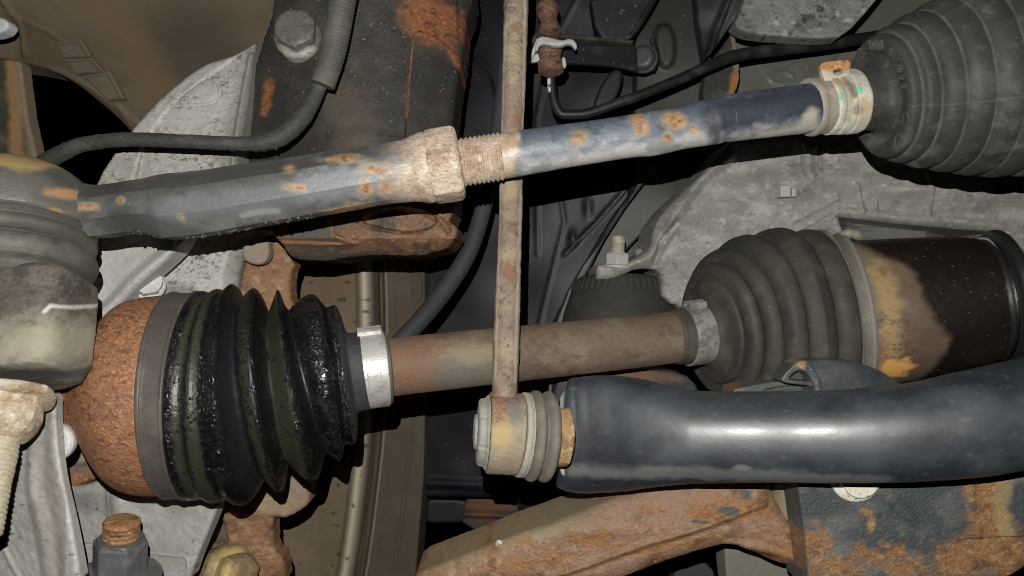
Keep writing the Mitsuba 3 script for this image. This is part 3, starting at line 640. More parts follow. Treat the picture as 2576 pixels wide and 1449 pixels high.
V, Fc = relief([(690, -40, 1), (684, 40), (668, 80), (655, 120), (640, 170), (625, 225), (606, 322), (588, 410), (596, 560), (1120, 560), (1136, 420), (1137, 330), (1142, 285), (1152, 205), (1158, 160), (1167, 110), (1170, 60), (1176, 26), (1184, 8), (1196, -40, 1)],
               lambda x, y: 0.424 + 0.00000034 * (x - 890) ** 2, 12, 0.05, 2.8, n=1, rough=0.0002, rfreq=700, ragged=0.0006, lump=0.0009, lfreq=60, feats=[
                   step([(1036, 86), (1060, 80), (1085, 86), (1112, 106), (1136, 128), (1156, 148), (1170, 200), (1160, 570), (1010, 570), (1022, 290)], 6, 0.0022, 1),
                   step([(1190, -40), (1172, 120), (1152, 100), (1150, -40)], 8, -0.0025, 0), bump(760, 80, 90, 90, 0.001), ridge([(820, 330), (900, 310), (1000, 330)], 30, -0.001)])
emit("strut__body", V, Fc, "m_rust_soft", strut_col)
thing("strut", "black suspension strut flange flaking to orange rust, beside the big bolt", "strut")
def clamp_col(V):
    c = rusty((0.165, 0.085, 0.048), (0.062, 0.045, 0.034), (0.26, 0.15, 0.085), 90, 235)(V)
    c = mx(c, (0.062, 0.060, 0.050), np.maximum(spot(V, 790, 590, 0.42, 70, 50, 0.4, 3), streak(V, [(740, 640), (850, 650), (960, 640)], .42, 16, .4, 4)) * 0.85)
    return mx(c, (0.42, 0.17, 0.06), np.maximum(streak(V, [(705, 608), (780, 610), (860, 614)], .42, 3, .5, 6), streak(V, [(835, 560), (845, 595), (880, 610)], .42, 3, .5, 8)) * 0.8)
V, Fc = relief([(670, 500), (1146, 470), (1145, 524), (1128, 556), (1151, 570), (1149, 590), (1142, 606), (1128, 622), (1111, 630), (1044, 643), (944, 640), (877, 645), (831, 654), (780, 655), (737, 651), (722, 634), (702, 606), (687, 596), (672, 560)],
               lambda x, y: 0.414 + 0.00022 * np.clip(y - 600, 0, 80) , 10, 0.06, 2.5, n=1, rough=0.0004, rfreq=600, ragged=0.0006, lump=0.0008, lfreq=80, feats=[
                   step([(898, 555), (960, 575), (1030, 585), (1090, 572), (1105, 545), (1040, 522), (960, 524)], 6, -0.004, 2), ridge([(895, 556), (930, 574), (1000, 586), (1060, 584)], 4, -0.0015),
                   ridge([(1000, 520), (1060, 528), (1110, 556), (1128, 580)], 12, 0.0016), ridge([(830, 556), (848, 596), (890, 612)], 8, 0.001), ridge([(690, 612), (800, 618), (900, 614)], 5, 0.0007)])
emit("strut__lower_clamp", V, Fc, "m_rust", clamp_col, label="rust brown crumpled lower end")
# big flange bolt
bc = dusty((0.145, 0.135, 0.115), (0.07, 0.065, 0.055), 330, 0.7, 241, grain=0.5)
def bolt_col(V):
    c = bc(V)
    o = at(752, 112, 0.41)
    return mx(c, (0.56, 0.545, 0.49), ss(-0.006, 0.006, (o[2] - V[:, 2]) + 0.006 * (nz(V, 160, 5, 4) - 0.5) * 2) * 0.85 * ss(0.36, 0.5, nz(V, 420, 7, 3) + 0.12))
o = at(752, 96, 0.4285)
ax = unit(np.array([0.05, -0.97, 0.24]))
V, Fc = turned(o, ax, [(-0.006, 0.0115), (0, 0.0127), (0.0022, 0.0128), (0.0034, 0.0122, 's'), (0.0044, 0.0108)], 120, 1, disp=nodisp(0.0002, 500, 3))
emit("strut_bolt", V, Fc, "m_cast", bolt_col, label="large grimy hex flange bolt with a pale lower rim at the top left", category="bolt")
V, Fc = turned(o, ax, [(0.003, 0.0112, 's'), (0.0098, 0.0112, 's'), (0.0112, 0.0099), (0.0114, 0.0088), (0.0112, 0.004)], 120, 0, hexrows=(0.002, 0.0104), off=0.55, disp=nodisp(0.00025, 500, 4))
emit("strut_bolt__head", V, Fc, "m_cast", bolt_col)
# sensor cable and its ribbed sleeve
cab = dusty((0.052, 0.052, 0.050), (0.12, 0.115, 0.105), 90, 0.6, 245, flecks=0.4)
V, Fc = tube([(70, 470, 0.40, 22), (104, 420, 0.398, 23), (150, 388, 0.395, 21), (215, 362, 0.392, 18.5), (330, 351, 0.39, 18), (450, 355, 0.39, 17.5), (560, 360, 0.39, 17.5), (640, 362, 0.39, 19), (700, 346, 0.392, 24), (755, 300, 0.395, 24), (790, 245, 0.398, 20), (806, 205, 0.399, 19), (830, 120, 0.40, 18)], 80, 0.0007, disp=nodisp(0.00035, 500, 9))
emit("sensor_cable", V, Fc, "m_rubber", cab, label="dark grey rubber sensor cable sagging across the pale casting at the left", category="cable")
V, Fc = tube([(876, -60, 0.388, 34), (862, 0, 0.389, 34), (852, 60, 0.39, 33), (838, 130, 0.391, 32), (818, 195, 0.392, 31), (811, 214, 0.392, 31)], 90, 0.00035, cap=(True, True),
             mod=lambda s, th: 1 + 0.020 * np.sin(2 * np.pi * (s * 30 + 0.12 * np.sin(th))))
emit("sensor_cable__ribbed_sleeve", V, Fc, "m_rubber", dusty((0.085, 0.082, 0.074), (0.16, 0.15, 0.13), 90, 0.6, 247, flecks=0.4))

# ================================================================== BRAKE PIPE, BRACKET, HOSES
pipe = dusty((0.018, 0.018, 0.020), (0.09, 0.09, 0.092), 110, 0.5, 251)
def pipe_col(V):
    m = np.maximum(spot(V, 1383, 186, 0.48, 5, 8, 0.5, 3, 0.15), spot(V, 1383, 205, 0.48, 5, 7, 0.5, 4, 0.15))
    return mx(pipe(V), (0.75, 0.75, 0.72), m)
V, Fc = tube([(1386, 150, 0.50, 10.5), (1386, 190, 0.50, 10.5), (1390, 235, 0.50, 11), (1399, 268, 0.50, 12), (1418, 288, 0.50, 12), (1450, 288, 0.50, 12), (1560, 257, 0.50, 12.5), (1700, 203, 0.505, 13), (1790, 163, 0.51, 14), (1850, 140, 0.515, 15), (1950, 126, 0.525, 15), (2100, 108, 0.535, 15), (2210, 92, 0.54, 15.5), (2330, 76, 0.55, 16)], 56, 0.0009)
emit("brake_pipe", V, Fc, "m_plastic", pipe_col, label="thin black brake pipe bending from the rusty fitting and running up right", category="brake pipe")
rb = rusty((0.19, 0.105, 0.07), (0.10, 0.055, 0.04), (0.30, 0.20, 0.14), 220, 253)
V, Fc = lathe(Path([(1383, 104, 0.495), (1386, 192, 0.492)]), [(106, 10), (108, 30), (116, 32), (128, 31), (136, 28), (140, 26), (144, 27), (148, 25.5), (152, 26.5), (156, 27, 's'), (157, 32, 's'), (181, 32, 's'), (184, 27), (185, 10)], 100, 0.0005, True, 0, mod=None)
emit("brake_pipe__fitting", V, Fc, "m_rust_soft", rb, label="brown rusty hose fitting")
V, Fc = lathe(Path([(1374, 4, 0.505), (1384, 84, 0.50)]), [(8, 14), (12, 26), (22, 29), (32, 28), (44, 23), (54, 21), (62, 24), (74, 28), (84, 29), (86, 10)], 90, 0.0006, True, 1)
emit("flexible_brake_hose__ferrule", V, Fc, "m_rust_soft", rb)
thing("flexible_brake_hose", "short black brake hose with a rusty waisted ferrule above the small bracket", "hose")
V, Fc = tube([(1362, -60, 0.515, 17), (1370, -10, 0.508, 18), (1375, 14, 0.505, 19)], 48, 0.001)
emit("flexible_brake_hose__rubber", V, Fc, "m_rubber", dusty((0.04, 0.04, 0.04), (0.1, 0.1, 0.1), 90, 0.5, 255))
bk = dusty((0.020, 0.020, 0.023), (0.085, 0.085, 0.082), 90, 0.5, 257, flecks=0.5)
V, Fc = relief([(1330, 150, 1), (1338, 116, 1), (1352, 90, 1), (1480, 96), (1590, 106), (1602, 120), (1606, 180), (1575, 172), (1535, 165, 1), (1420, 158), (1345, 152)], ramp(0.515, 1330, 0.00008), 5, 0.004, 2.5, n=0)
emit("pipe_bracket", V, Fc, "m_plastic", bk, label="small black sheet bracket holding the brake pipe fitting", category="bracket")
V, Fc = relief([(1334, 106, 1), (1348, 80, 1), (1480, 90), (1594, 101, 1), (1592, 108), (1480, 100), (1354, 92, 1), (1338, 118, 1)], ramp(0.495, 1330, 0.00012), 3, 0.012, 2, n=0)
emit("pipe_bracket__top_flange", V, Fc, "m_plastic", dusty((0.045, 0.044, 0.04), (0.13, 0.125, 0.11), 120, 0.7, 259))
o = at(1620, 150, 0.545)
V, Fc = turned(o, [-0.35, -0.93, 0.0], [(-0.01, 0.006), (0, 0.0098), (0.002, 0.0098), (0.003, 0.0082), (0.006, 0.0078), (0.0075, 0.006), (0.0076, 0.002)], 80, 1)
emit("pipe_bracket__bolt", V, Fc, "m_plastic", dusty((0.07, 0.07, 0.072), (0.15, 0.15, 0.15), 160, 0.6, 261))
V, Fc = tube([(1640, 97, 0.555, 6), (1646, 125, 0.555, 9), (1648, 150, 0.555, 9), (1640, 178, 0.555, 7)], 24, 0.001, disp=nodisp(0.0006, 200, 3))
emit("pipe_bracket__weld", V, Fc, "m_plastic", bk)
clip = dusty((0.50, 0.51, 0.50), (0.33, 0.32, 0.29), 160, 0.5, 263)
V, Fc = relief([(1346, 124), (1350, 100), (1358, 91), (1380, 93), (1398, 99), (1414, 103), (1430, 97), (1442, 99), (1451, 110), (1452, 122), (1446, 124), (1440, 113), (1428, 110), (1412, 117), (1394, 118), (1376, 112), (1358, 112), (1352, 130)], 0.478, 3, 0.0035, 1.6, n=2, feats=[bump(1400, 108, 40, 10, 0.001)])
emit("retaining_clip", V, Fc, "m_cast", clip, label="wavy silver spring clip across the brake pipe fitting", category="clip")
V, Fc = relief([(1350, 96, 1), (1355, 99), (1350, 124), (1338, 150), (1332, 157, 1), (1329, 150), (1340, 122)], 0.487, 2, 0.003, 1.6, n=1)
emit("retaining_clip__left_leg", V, Fc, "m_cast", clip)
V, Fc = relief([(1332, 157, 1), (1344, 138), (1354, 130), (1358, 150), (1356, 154)], 0.492, 2, 0.003, 1.6, n=1)
emit("retaining_clip__left_leg", V, Fc, "m_cast", clip)
V, Fc = relief([(1414, 143), (1421, 143), (1424, 155), (1425, 167), (1419, 172), (1414, 160)], 0.485, 2, 0.003, 1.6, n=1)
emit("retaining_clip__right_leg", V, Fc, "m_cast", clip)
V, Fc = tube([(1290, 40, 0.52, 20), (1272, 180, 0.515, 20), (1252, 330, 0.51, 20), (1236, 430, 0.505, 20.5), (1214, 530, 0.50, 21), (1180, 632, 0.495, 22), (1120, 728, 0.487, 23), (1062, 800, 0.478, 23), (1000, 866, 0.47, 23), (960, 905, 0.465, 23)], 64, 0.001)
emit("black_hose", V, Fc, "m_rubber", dusty((0.046, 0.047, 0.052), (0.085, 0.085, 0.09), 40, 0.5, 265, flecks=0.3), label="smooth black hose curving down behind the thin link to the shaft", category="hose")

# ================================================================== DRIVE AXLE
ax = Path([(120, 1010, 0.3640), (300, 1000, 0.3684), (440, 992, 0.3706), (541, 992, 0.3723), (601, 989, 0.3735), (676, 978, 0.3755), (743, 967, 0.378), (815, 949, 0.381), (870, 940, 0.3835), (940, 929, 0.3855), (1000, 922, 0.388), (1350, 885, 0.402), (1640, 855, 0.4155), (1740, 843, 0.4208), (1800, 834, 0.4252), (1870, 824, 0.4300), (1930, 817, 0.4326), (1990, 810, 0.4336), (2070, 801, 0.4336), (2150, 792, 0.4320), (2440, 760, 0.4245)])
def cup_col(V):
    r = rusty((0.27, 0.122, 0.060), (0.14, 0.062, 0.034), (0.40, 0.235, 0.13), 420, 271)(V)
    r = mx(r, (0.14, 0.07, 0.045), ss(0.5, 0.75, nz(V, 60, 272, 4)) * 0.5)
    return mx(r, (0.55, 0.33, 0.18), ss(0.86, 0.93, n1(V, 1200, 273)) * 0.5)
V, Fc = lathe(ax, [(110, 84), (165, 88), (190, 100), (212, 112), (234, 138), (258, 174), (285, 208), (315, 232), (350, 245), (400, 249), (446, 250), (448, 200)], 460, 0.0006, n=2, disp=nodisp(0.00012, 700, 3))
emit("drive_axle__outer_joint", V, Fc, "m_rust", cup_col, label="orange rusty outer joint cup at the left")
thing("drive_axle", "drive axle with rusty joint cup, greasy ribbed boot, brown shaft and dry grey boot", "drive axle")
V, Fc = lathe(ax, [(432, 249), (433, 256), (437, 258, 's'), (443, 258), (444, 254), (470, 255), (486, 256), (488, 260), (491, 261), (494, 258), (495, 250)], 460, 0.0005, n=1, disp=nodisp(0.00012, 500, 4))
def band_col(V):
    c = dusty((0.082, 0.072, 0.062), (0.14, 0.12, 0.10), 120, 0.6, 273, flecks=0.2)(V)
    return mx(c, (0.30, 0.28, 0.25), ss(-1, 1, 0 * V[:, 0] - 1))
emit("drive_axle__outer_boot_band", V, Fc, "m_painted", band_col, label="grey brown band round the greasy boot")
# greasy bellows: smooth wet flanks, grainy grease on the ridges, a few dark olive folds
fold = [(494, 254), (500, 259), (514, 258), (528, 254), (534, 257), (543, 264), (556, 265), (568, 259), (577, 252), (586, 265), (598, 274), (606, 274), (616, 260), (632, 224), (638, 217), (645, 226), (666, 252), (676, 256), (684, 246), (696, 198), (702, 189), (712, 205), (732, 234), (743, 242), (752, 238), (766, 196), (775, 184), (784, 192), (800, 207), (816, 211), (826, 207), (838, 180), (844, 172), (852, 173), (864, 176), (872, 172), (878, 150), (882, 120), (885, 104), (891, 99), (920, 98)]
V, Fc = lathe(ax, fold, 520, 0.00045, n=1, disp=nodisp(0.00016, 420, 5))
bs, br = lathe.last
def ring_param(V, path):                                # position along the path of each vertex
    s = np.linspace(0, path.L, 1500)
    return s[cKDTree(path.pos(s)).query(V)[1]]
def px2s(v): return float(ax.at_px(v))
def boot_field(V):
    s = ring_param(V, ax)
    px = np.interp(s, [px2s(v) for v in np.arange(480, 930, 5)], np.arange(480, 930, 5))
    return px
def boot_col(V):
    px = boot_field(V) + (nz(V, 200, 3) - 0.5) * 14
    g = np.zeros(len(V))
    for a, b in ((516, 537), (545, 568), (654, 672), (702, 744)): g = np.maximum(g, ss(a - 5, a + 5, px) * (1 - ss(b - 5, b + 5, px)))
    c = mx((0.0055, 0.006, 0.007), (0.044, 0.050, 0.027), g * (0.35 + 0.65 * nz(V, 60, 5)))
    c = mx(c, (0.014, 0.015, 0.019), (ss(612, 625, px) * (1 - ss(645, 650, px))) * 0.8)
    return mx(c, (0.05, 0.05, 0.056), ss(872, 880, px))
pxf = boot_field(V)
sel = pxf[Fc].mean(1)
edges = [(480, 514, 1), (514, 536, 0), (536, 546, 1), (546, 568, 0), (568, 574, 1), (574, 606, 1), (606, 642, 0), (642, 658, 1), (658, 676, 0), (676, 690, 1), (690, 742, 0), (742, 764, 1), (764, 778, 0), (778, 866, 1), (866, 940, 2)]
mode = np.zeros(len(Fc), int)
for a, b, m in edges: mode[(sel >= a) & (sel < b)] = m
def sub(V, Fc, keep):
    used, inv = np.unique(Fc[keep], return_inverse=True)
    return V[used], inv.reshape(-1, 3)
for m, name, mt_ in ((0, "outer_boot", "m_wet"), (1, "outer_boot__grease", "m_grease"), (2, "outer_boot__dry_neck", "m_rubber")):
    v2, f2 = sub(V, Fc, mode == m)
    col = boot_col if m < 2 else dusty((0.040, 0.040, 0.045), (0.075, 0.074, 0.075), 70, 0.6, 277)
    key = emit("drive_axle__" + name, v2, f2, mt_, col)
    labels[key] = {"label": ["black ribbed outer boot with olive folds", "grainy wet grease on the ridges", "dry grey neck of the greasy boot"][m]}
rng = np.random.default_rng(7)
wV, wF = V, Fc
area = trimesh.Trimesh(wV, wF, process=False)
nrm = area.face_normals
cen = wV[wF].mean(1)
pz = pxf[wF].mean(1)
dens = np.zeros(len(wF))
for a, b, k in ((494, 514, 5.0), (514, 534, 0.6), (534, 550, 1.8), (550, 572, 0.5), (576, 592, 3.0), (592, 612, 4.0), (612, 642, 0.35), (652, 682, 3.2), (690, 700, 1.2), (702, 738, 0.45), (738, 756, 3.0), (778, 830, 3.6), (842, 874, 4.2)):
    dens = np.where((pz >= a) & (pz < b), k, dens)
dens *= area.area_faces * (nrm[:, 1] < 0.05) * ss(0.38, 0.62, nz(cen, 130, 8, 3))
pick = rng.choice(len(wF), 4200, p=dens / dens.sum(), replace=False)
ico = trimesh.creation.icosphere(subdivisions=2)
rad = 0.00022 + 0.00042 * rng.random(4200) ** 2
rad *= 1.5
ax_n = unit(nrm[pick] + rng.normal(0, 0.22, (4200, 3)))
ax_u = unit(np.cross(ax_n, [0.3, 0.2, 0.9])); ax_v = np.cross(ax_n, ax_u)
iv = ico.vertices
dv = cen[pick][:, None] + rad[:, None, None] * (ax_u[:, None] * iv[None, :, :1] + ax_v[:, None] * iv[None, :, 1:2] * 0.8 + ax_n[:, None] * iv[None, :, 2:] * 0.30)
df = ico.faces[None] + (np.arange(4200) * len(ico.vertices))[:, None, None]
k = emit("drive_axle__outer_boot__grease_drops", dv.reshape(-1, 3), df.reshape(-1, 3), "m_drop", (0.012, 0.012, 0.011))
labels[k] = {"label": "sparkling drops of wet black grease", "kind": "stuff"}
V, Fc = lathe(ax, [(878, 92), (884, 95), (900, 94), (918, 93), (960, 93), (975, 92), (980, 88), (982, 74)], 260, 0.0006, n=1)
emit("drive_axle__outer_boot_cuff", V, Fc, "m_rubber", dusty((0.095, 0.092, 0.085), (0.16, 0.15, 0.135), 120, 0.6, 279))
zin0 = lambda V: grime(V, dusty((0.56, 0.55, 0.52), (0.40, 0.38, 0.34), 130, 0.6, 281, grain=0.2)(V), (0.25, 0.22, 0.18), 200, 0.55, 283, 0.48, 0.66)
zin1 = lambda V: grime(V, dusty((0.38, 0.37, 0.34), (0.25, 0.23, 0.19), 110, 0.7, 282, grain=0.25)(V), (0.14, 0.12, 0.095), 180, 0.6, 284, 0.46, 0.64)
def clamp_on(path, a, b, R, key, tabx, tabw, tab_th, sgn):
    zin = zin0 if a < 1200 else zin1
    V, Fc = lathe(path, [(a, R - 3), (a + 1, R + 1.5, 's'), (a + 4, R + 2), (b - 4, R + 2), (b - 1, R + 1.5, 's'), (b, R - 3)], 300, 0.0005, n=0)
    k = emit(key, V, Fc, "m_zinc", zin)
    s0 = path.at_px((a + b) / 2); C, t = path.pos(np.array([s0]))[0], path.tan(np.array([s0]))
    (u,), (v,) = frames(t); t = t[0]
    dd = float(path.depth(s0)) / F
    th = np.linspace(tab_th - 0.22, tab_th + 0.22, 28)          # the crimped ear: a raised loop
    lift = R + 2 + 15 * np.clip(np.sin((th - tab_th + 0.22) / 0.44 * np.pi), 0, 1) ** 0.45 - 5.0 * np.exp(-((th - tab_th) / 0.06) ** 2)
    w = np.linspace(-tabw / 2, tabw / 2, 9)
    P = C + (v[None] * np.cos(th)[:, None] + u[None] * np.sin(th)[:, None])[:, None] * (lift * dd)[:, None, None] + t * (w * dd)[None, :, None]
    inn = C + (v[None] * np.cos(th)[:, None] + u[None] * np.sin(th)[:, None])[:, None] * ((lift - 3) * dd)[:, None, None] + t * (w * dd)[None, :, None]
    n, m = len(th), len(w)
    idx = np.arange(n * m).reshape(n, m)
    def quads(I): return np.stack([I[:-1, :-1], I[1:, :-1], I[1:, 1:], I[:-1, 1:]], -1).reshape(-1, 4)
    q = np.vstack([quads(idx), quads(idx)[:, ::-1] + n * m])
    side = np.vstack([np.stack([idx[:-1, e], idx[1:, e], idx[1:, e] + n * m, idx[:-1, e] + n * m], -1) for e in (0, -1)])
    q = np.vstack([q, side])
    emit(k + "__ear", np.vstack([P.reshape(-1, 3), inn.reshape(-1, 3)]), np.vstack([q[:, [0, 1, 2]], q[:, [0, 2, 3]]]), "m_zinc", zin, smooth=False)
    for off in (-0.24, 0.24) if sgn else ():                    # pressed lines of the band's end
        th = np.linspace(0.0, 0.75, 40) * -np.sign(tab_th)
        c = [C + (v * math.cos(x) + u * math.sin(x)) * (R + 2.4) * dd + t * (off * (b - a)) * dd for x in th]
        c = np.array(c)
        V, Fc = skin(c, unit(np.gradient(c, axis=0)), np.full((40, 8), 1.3 * dd), np.linspace(0, 2 * np.pi, 8, endpoint=False))
        emit(k + "__pressed_line", V, Fc, "m_zinc", zin)
UP = -np.pi / 2 if frames(np.array([[1.0, 0, 0]]))[0][0][2] < 0 else np.pi / 2
clamp_on(ax, 908, 972, 95, "drive_axle__boot_clamp", 0, 58, UP * 0.86, True)
# shaft
def shaft_col(V):
    c = dusty((0.14, 0.102, 0.072), (0.215, 0.17, 0.125), 60, 0.7, 285, grain=0.35)(V)
    c = grime(V, c, (0.075, 0.052, 0.038), 90, 0.6, 286)
    c = mx(c, (0.20, 0.105, 0.07), spot(V, 1045, 920, 0.375, 62, 90, 0.35, 3, 0.6) * 0.75)
    c = mx(c, (0.145, 0.135, 0.110), spot(V, 1185, 940, 0.385, 80, 60, 0.5, 5, 0.5) * 0.8)
    c = mx(c, (0.29, 0.235, 0.145), spot(V, 1190, 885, 0.385, 70, 26, 0.6, 6, 0.5) * 0.55)
    return mx(c, (0.30, 0.25, 0.2), ss(0.8, 0.88, n1(V, 1300, 9)) * 0.2)
V, Fc = lathe(ax, [(965, 60), (972, 76), (990, 73), (1030, 72.5), (1100, 72), (1300, 70), (1500, 67.5), (1650, 65.5), (1700, 65), (1745, 60)], 260, 0.0007, n=1, disp=nodisp(0.00013, 300, 8))
emit("drive_axle__shaft", V, Fc, "m_rust_soft", shaft_col, label="brown dusty bare shaft between the two boots")
# inner boot
V, Fc = lathe(ax, [(1692, 60), (1694, 67.5), (1700, 70), (1706, 69.5), (1716, 72), (1765, 73), (1776, 78), (1785, 98), (1786, 120), (1789, 131), (1796, 132), (1800, 128), (1797, 138), (1795, 154), (1798, 167), (1808, 173), (1817, 172), (1821, 166, 's'), (1818, 184), (1824, 198), (1838, 205), (1850, 204), (1857, 196, 's'), (1860, 212), (1874, 228), (1896, 232), (1916, 227), (1925, 215, 's'), (1930, 226), (1950, 239), (1982, 241), (2008, 231), (2021, 214, 's'), (2028, 223), (2046, 229), (2068, 224), (2078, 217), (2086, 212)], 480, 0.0006, n=2, disp=nodisp(0.0002, 60, 6))
def ib_col(V):
    c = dusty((0.050, 0.046, 0.039), (0.090, 0.083, 0.070), 60, 0.8, 287, grain=0.2, flecks=0.3)(V)
    c = grime(V, c, (0.035, 0.033, 0.028), 60, 0.6, 288)
    c = mx(c, (0.15, 0.14, 0.12), ss(0.6, 0.8, nz(V, 200, 12, 6)) * 0.25)
    return mx(c, (0.035, 0.036, 0.03), spot(V, 2072, 790, 0.39, 12, 22, 0.5, 5) * 0.7)
emit("drive_axle__inner_boot", V, Fc, "m_rubber", ib_col, label="dry dusty grey ribbed inner boot at the right")
clamp_on(ax, 1722, 1768, 75, "drive_axle__boot_clamp", 0, 48, UP * 0.80, True)
V, Fc = lathe(ax, [(2078, 216), (2080, 222), (2086, 224), (2092, 220, 's'), (2094, 208), (2108, 205), (2120, 204), (2124, 205), (2128, 209), (2135, 209), (2138, 205), (2139, 180)], 420, 0.0005, n=1)
def rim2_col(V):
    c = dusty((0.15, 0.135, 0.11), (0.24, 0.215, 0.175), 70, 0.7, 291)(V)
    s = ring_param(V, ax)
    return mx(c, (0.22, 0.215, 0.20), ss(float(ax.at_px(2125)), float(ax.at_px(2127)), s) * 0.7)
emit("drive_axle__inner_boot_rim", V, Fc, "m_rubber", rim2_col, label="tan band with a pale steel edge round the inner boot")
V, Fc = tube([(2122, 590, 0.424, 11, 12), (2140, 587, 0.422, 13, 13), (2160, 594, 0.424, 11, 12)], 30, 0.0008, mod=lambda s, th: 1 - 0.25 * np.exp(-((s - 0.5) / 0.12) ** 2))
emit("drive_axle__inner_clamp_ear", V, Fc, "m_cast", dusty((0.27, 0.25, 0.2), (0.2, 0.185, 0.15), 150, 0.6, 293))
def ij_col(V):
    c = dusty((0.013, 0.009, 0.0075), (0.026, 0.017, 0.013), 60, 0.6, 295, flecks=0.25)(V)  # near-black brown outside the traced region, tan inside it
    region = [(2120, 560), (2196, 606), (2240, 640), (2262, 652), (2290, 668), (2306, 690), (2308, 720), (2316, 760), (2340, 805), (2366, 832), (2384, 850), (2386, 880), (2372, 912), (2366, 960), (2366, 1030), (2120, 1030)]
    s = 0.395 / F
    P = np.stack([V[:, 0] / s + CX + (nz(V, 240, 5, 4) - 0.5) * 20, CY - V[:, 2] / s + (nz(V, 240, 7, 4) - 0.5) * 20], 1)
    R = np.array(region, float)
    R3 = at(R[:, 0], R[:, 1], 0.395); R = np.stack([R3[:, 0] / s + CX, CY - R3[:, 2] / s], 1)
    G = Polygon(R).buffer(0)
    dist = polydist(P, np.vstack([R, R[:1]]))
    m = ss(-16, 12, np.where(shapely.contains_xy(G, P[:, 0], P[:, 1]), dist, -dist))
    tan = dusty((0.20, 0.155, 0.11), (0.27, 0.215, 0.155), 90, 0.6, 297)(V)
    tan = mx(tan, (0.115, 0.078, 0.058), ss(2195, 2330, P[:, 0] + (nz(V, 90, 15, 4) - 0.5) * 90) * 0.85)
    tan = mx(tan, (0.46, 0.33, 0.13), streak(V, [(2222, 680), (2232, 760), (2236, 840), (2240, 910)], .395, 30, .7, 3) * 0.55)
    tan = mx(tan, (0.26, 0.11, 0.10), spot(V, 2205, 905, .395, 30, 50, .5, 5) * 0.6)
    tan = grime(V, tan, (0.11, 0.07, 0.045), 130, 0.6, 299)
    tan = mx(tan, (0.10, 0.06, 0.03), ss(0.68, 0.78, n1(V, 900, 8)) * spot(V, 2260, 870, .395, 70, 80, .4, 9) * 0.8)
    tan = mx(tan, (0.75, 0.40, 0.13), spot(V, 2275, 930, .395, 40, 26, .5, 11, 0.3))
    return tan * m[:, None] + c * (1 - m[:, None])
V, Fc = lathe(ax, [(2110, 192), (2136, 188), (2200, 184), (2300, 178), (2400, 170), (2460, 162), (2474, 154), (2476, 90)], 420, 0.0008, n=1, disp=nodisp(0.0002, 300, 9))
emit("drive_axle__inner_joint", V, Fc, "m_painted", ij_col, label="inner joint housing, rusty tan near the boot and dark brown beyond")

# ================================================================== LOWER ARM AND SUBFRAME
def arm_col(V):
    c = rusty((0.27, 0.155, 0.088), (0.13, 0.062, 0.032), (0.37, 0.27, 0.17), 110, 301)(V)
    c = mx(c, (0.29, 0.19, 0.14), ss(0.45, 0.65, nz(V, 50, 302, 4)) * 0.6)
    c = grime(V, c, (0.17, 0.075, 0.032), 100, 0.6, 304)
    c = mx(c, (0.30, 0.265, 0.16), streak(V, [(1060, 1450), (1180, 1412), (1290, 1372), (1400, 1330), (1500, 1300)], 0.385, 30, 0.5, 3) * 0.6)
    c = mx(c, (0.175, 0.175, 0.145), streak(V, [(1380, 1320), (1480, 1290)], 0.385, 22, 0.5, 4) * 0.5)
    c = mx(c, (0.25, 0.16, 0.115), streak(V, [(1480, 1330), (1600, 1280), (1750, 1250)], 0.385, 34, 0.4, 5) * 0.6)
    hot = rusty((0.31, 0.14, 0.042), (0.15, 0.062, 0.026), (0.43, 0.26, 0.085), 200, 303)(V)
    m = np.zeros(len(V))
    for x, y, rx, ry, s in ((1490, 1374, 40, 18, 1), (1525, 1362, 22, 16, 2), (1775, 1300, 36, 26, 3), (1860, 1290, 60, 26, 4), (1800, 1258, 40, 10, 5), (1230, 1412, 20, 14, 6), (1960, 1400, 50, 24, 7), (1690, 1235, 50, 12, 8), (1890, 1300, 60, 20, 9), (1650, 1290, 40, 14, 10), (1600, 1400, 60, 16, 11), (1400, 1420, 40, 16, 12), (1700, 1385, 50, 14, 13), (1300, 1440, 40, 14, 14), (1330, 1385, 26, 12, 15)):
        m = np.maximum(m, spot(V, x, y, 0.385, rx, ry, 0.7, s))
    c = c * (1 - 0.6 * m[:, None]) + hot * 0.6 * m[:, None]
    g = np.zeros(len(V))
    for x, y, rx, ry, s in ((1896, 1262, 13, 13, 1), (1848, 1302, 24, 9, 2), (1770, 1331, 26, 4, 3)): g = np.maximum(g, spot(V, x, y, 0.38, rx, ry, 0.5, s + 20, 0.25))
    return mx(c, (0.085, 0.083, 0.080), g)
V, Fc = relief([(1030, 1490), (1046, 1452), (1100, 1431), (1200, 1394), (1290, 1357), (1390, 1320), (1480, 1290), (1560, 1255), (1620, 1236), (1680, 1224), (1740, 1217), (1830, 1212), (1945, 1206), (1948, 1240), (1958, 1262), (1972, 1284), (1990, 1308), (2012, 1329), (2024, 1385), (2030, 1436, 1), (1983, 1431), (1946, 1420), (1915, 1406), (1882, 1389), (1858, 1376), (1835, 1376), (1715, 1409), (1605, 1449), (1500, 1490)],
               lambda x, y: 0.392 + 0.00003 * (1800 - x) * 0.3, 62, 0.045, 2.6, n=1, rough=0.00028, rfreq=800, lump=0.0007, lfreq=50, rnd=0.62, ragged=0.0003, feats=[
                   ridge([(1380, 1452), (1480, 1420), (1571, 1386), (1640, 1362), (1705, 1343), (1770, 1322), (1835, 1299), (1890, 1278), (1925, 1268)], 14, 0.0018),
                   ridge([(1380, 1470), (1571, 1405), (1705, 1361), (1835, 1317), (1921, 1290)], 14, -0.0005),
                   ridge([(1850, 1378), (1900, 1382), (1960, 1400), (2030, 1412)], 26, 0.003), bump(1930, 1408, 60, 16, -0.004), bump(1500, 1330, 300, 30, 0.002)])
emit("control_arm", V, Fc, "m_rust", arm_col, label="rusty orange brown forged control arm rising across the bottom", category="control arm")
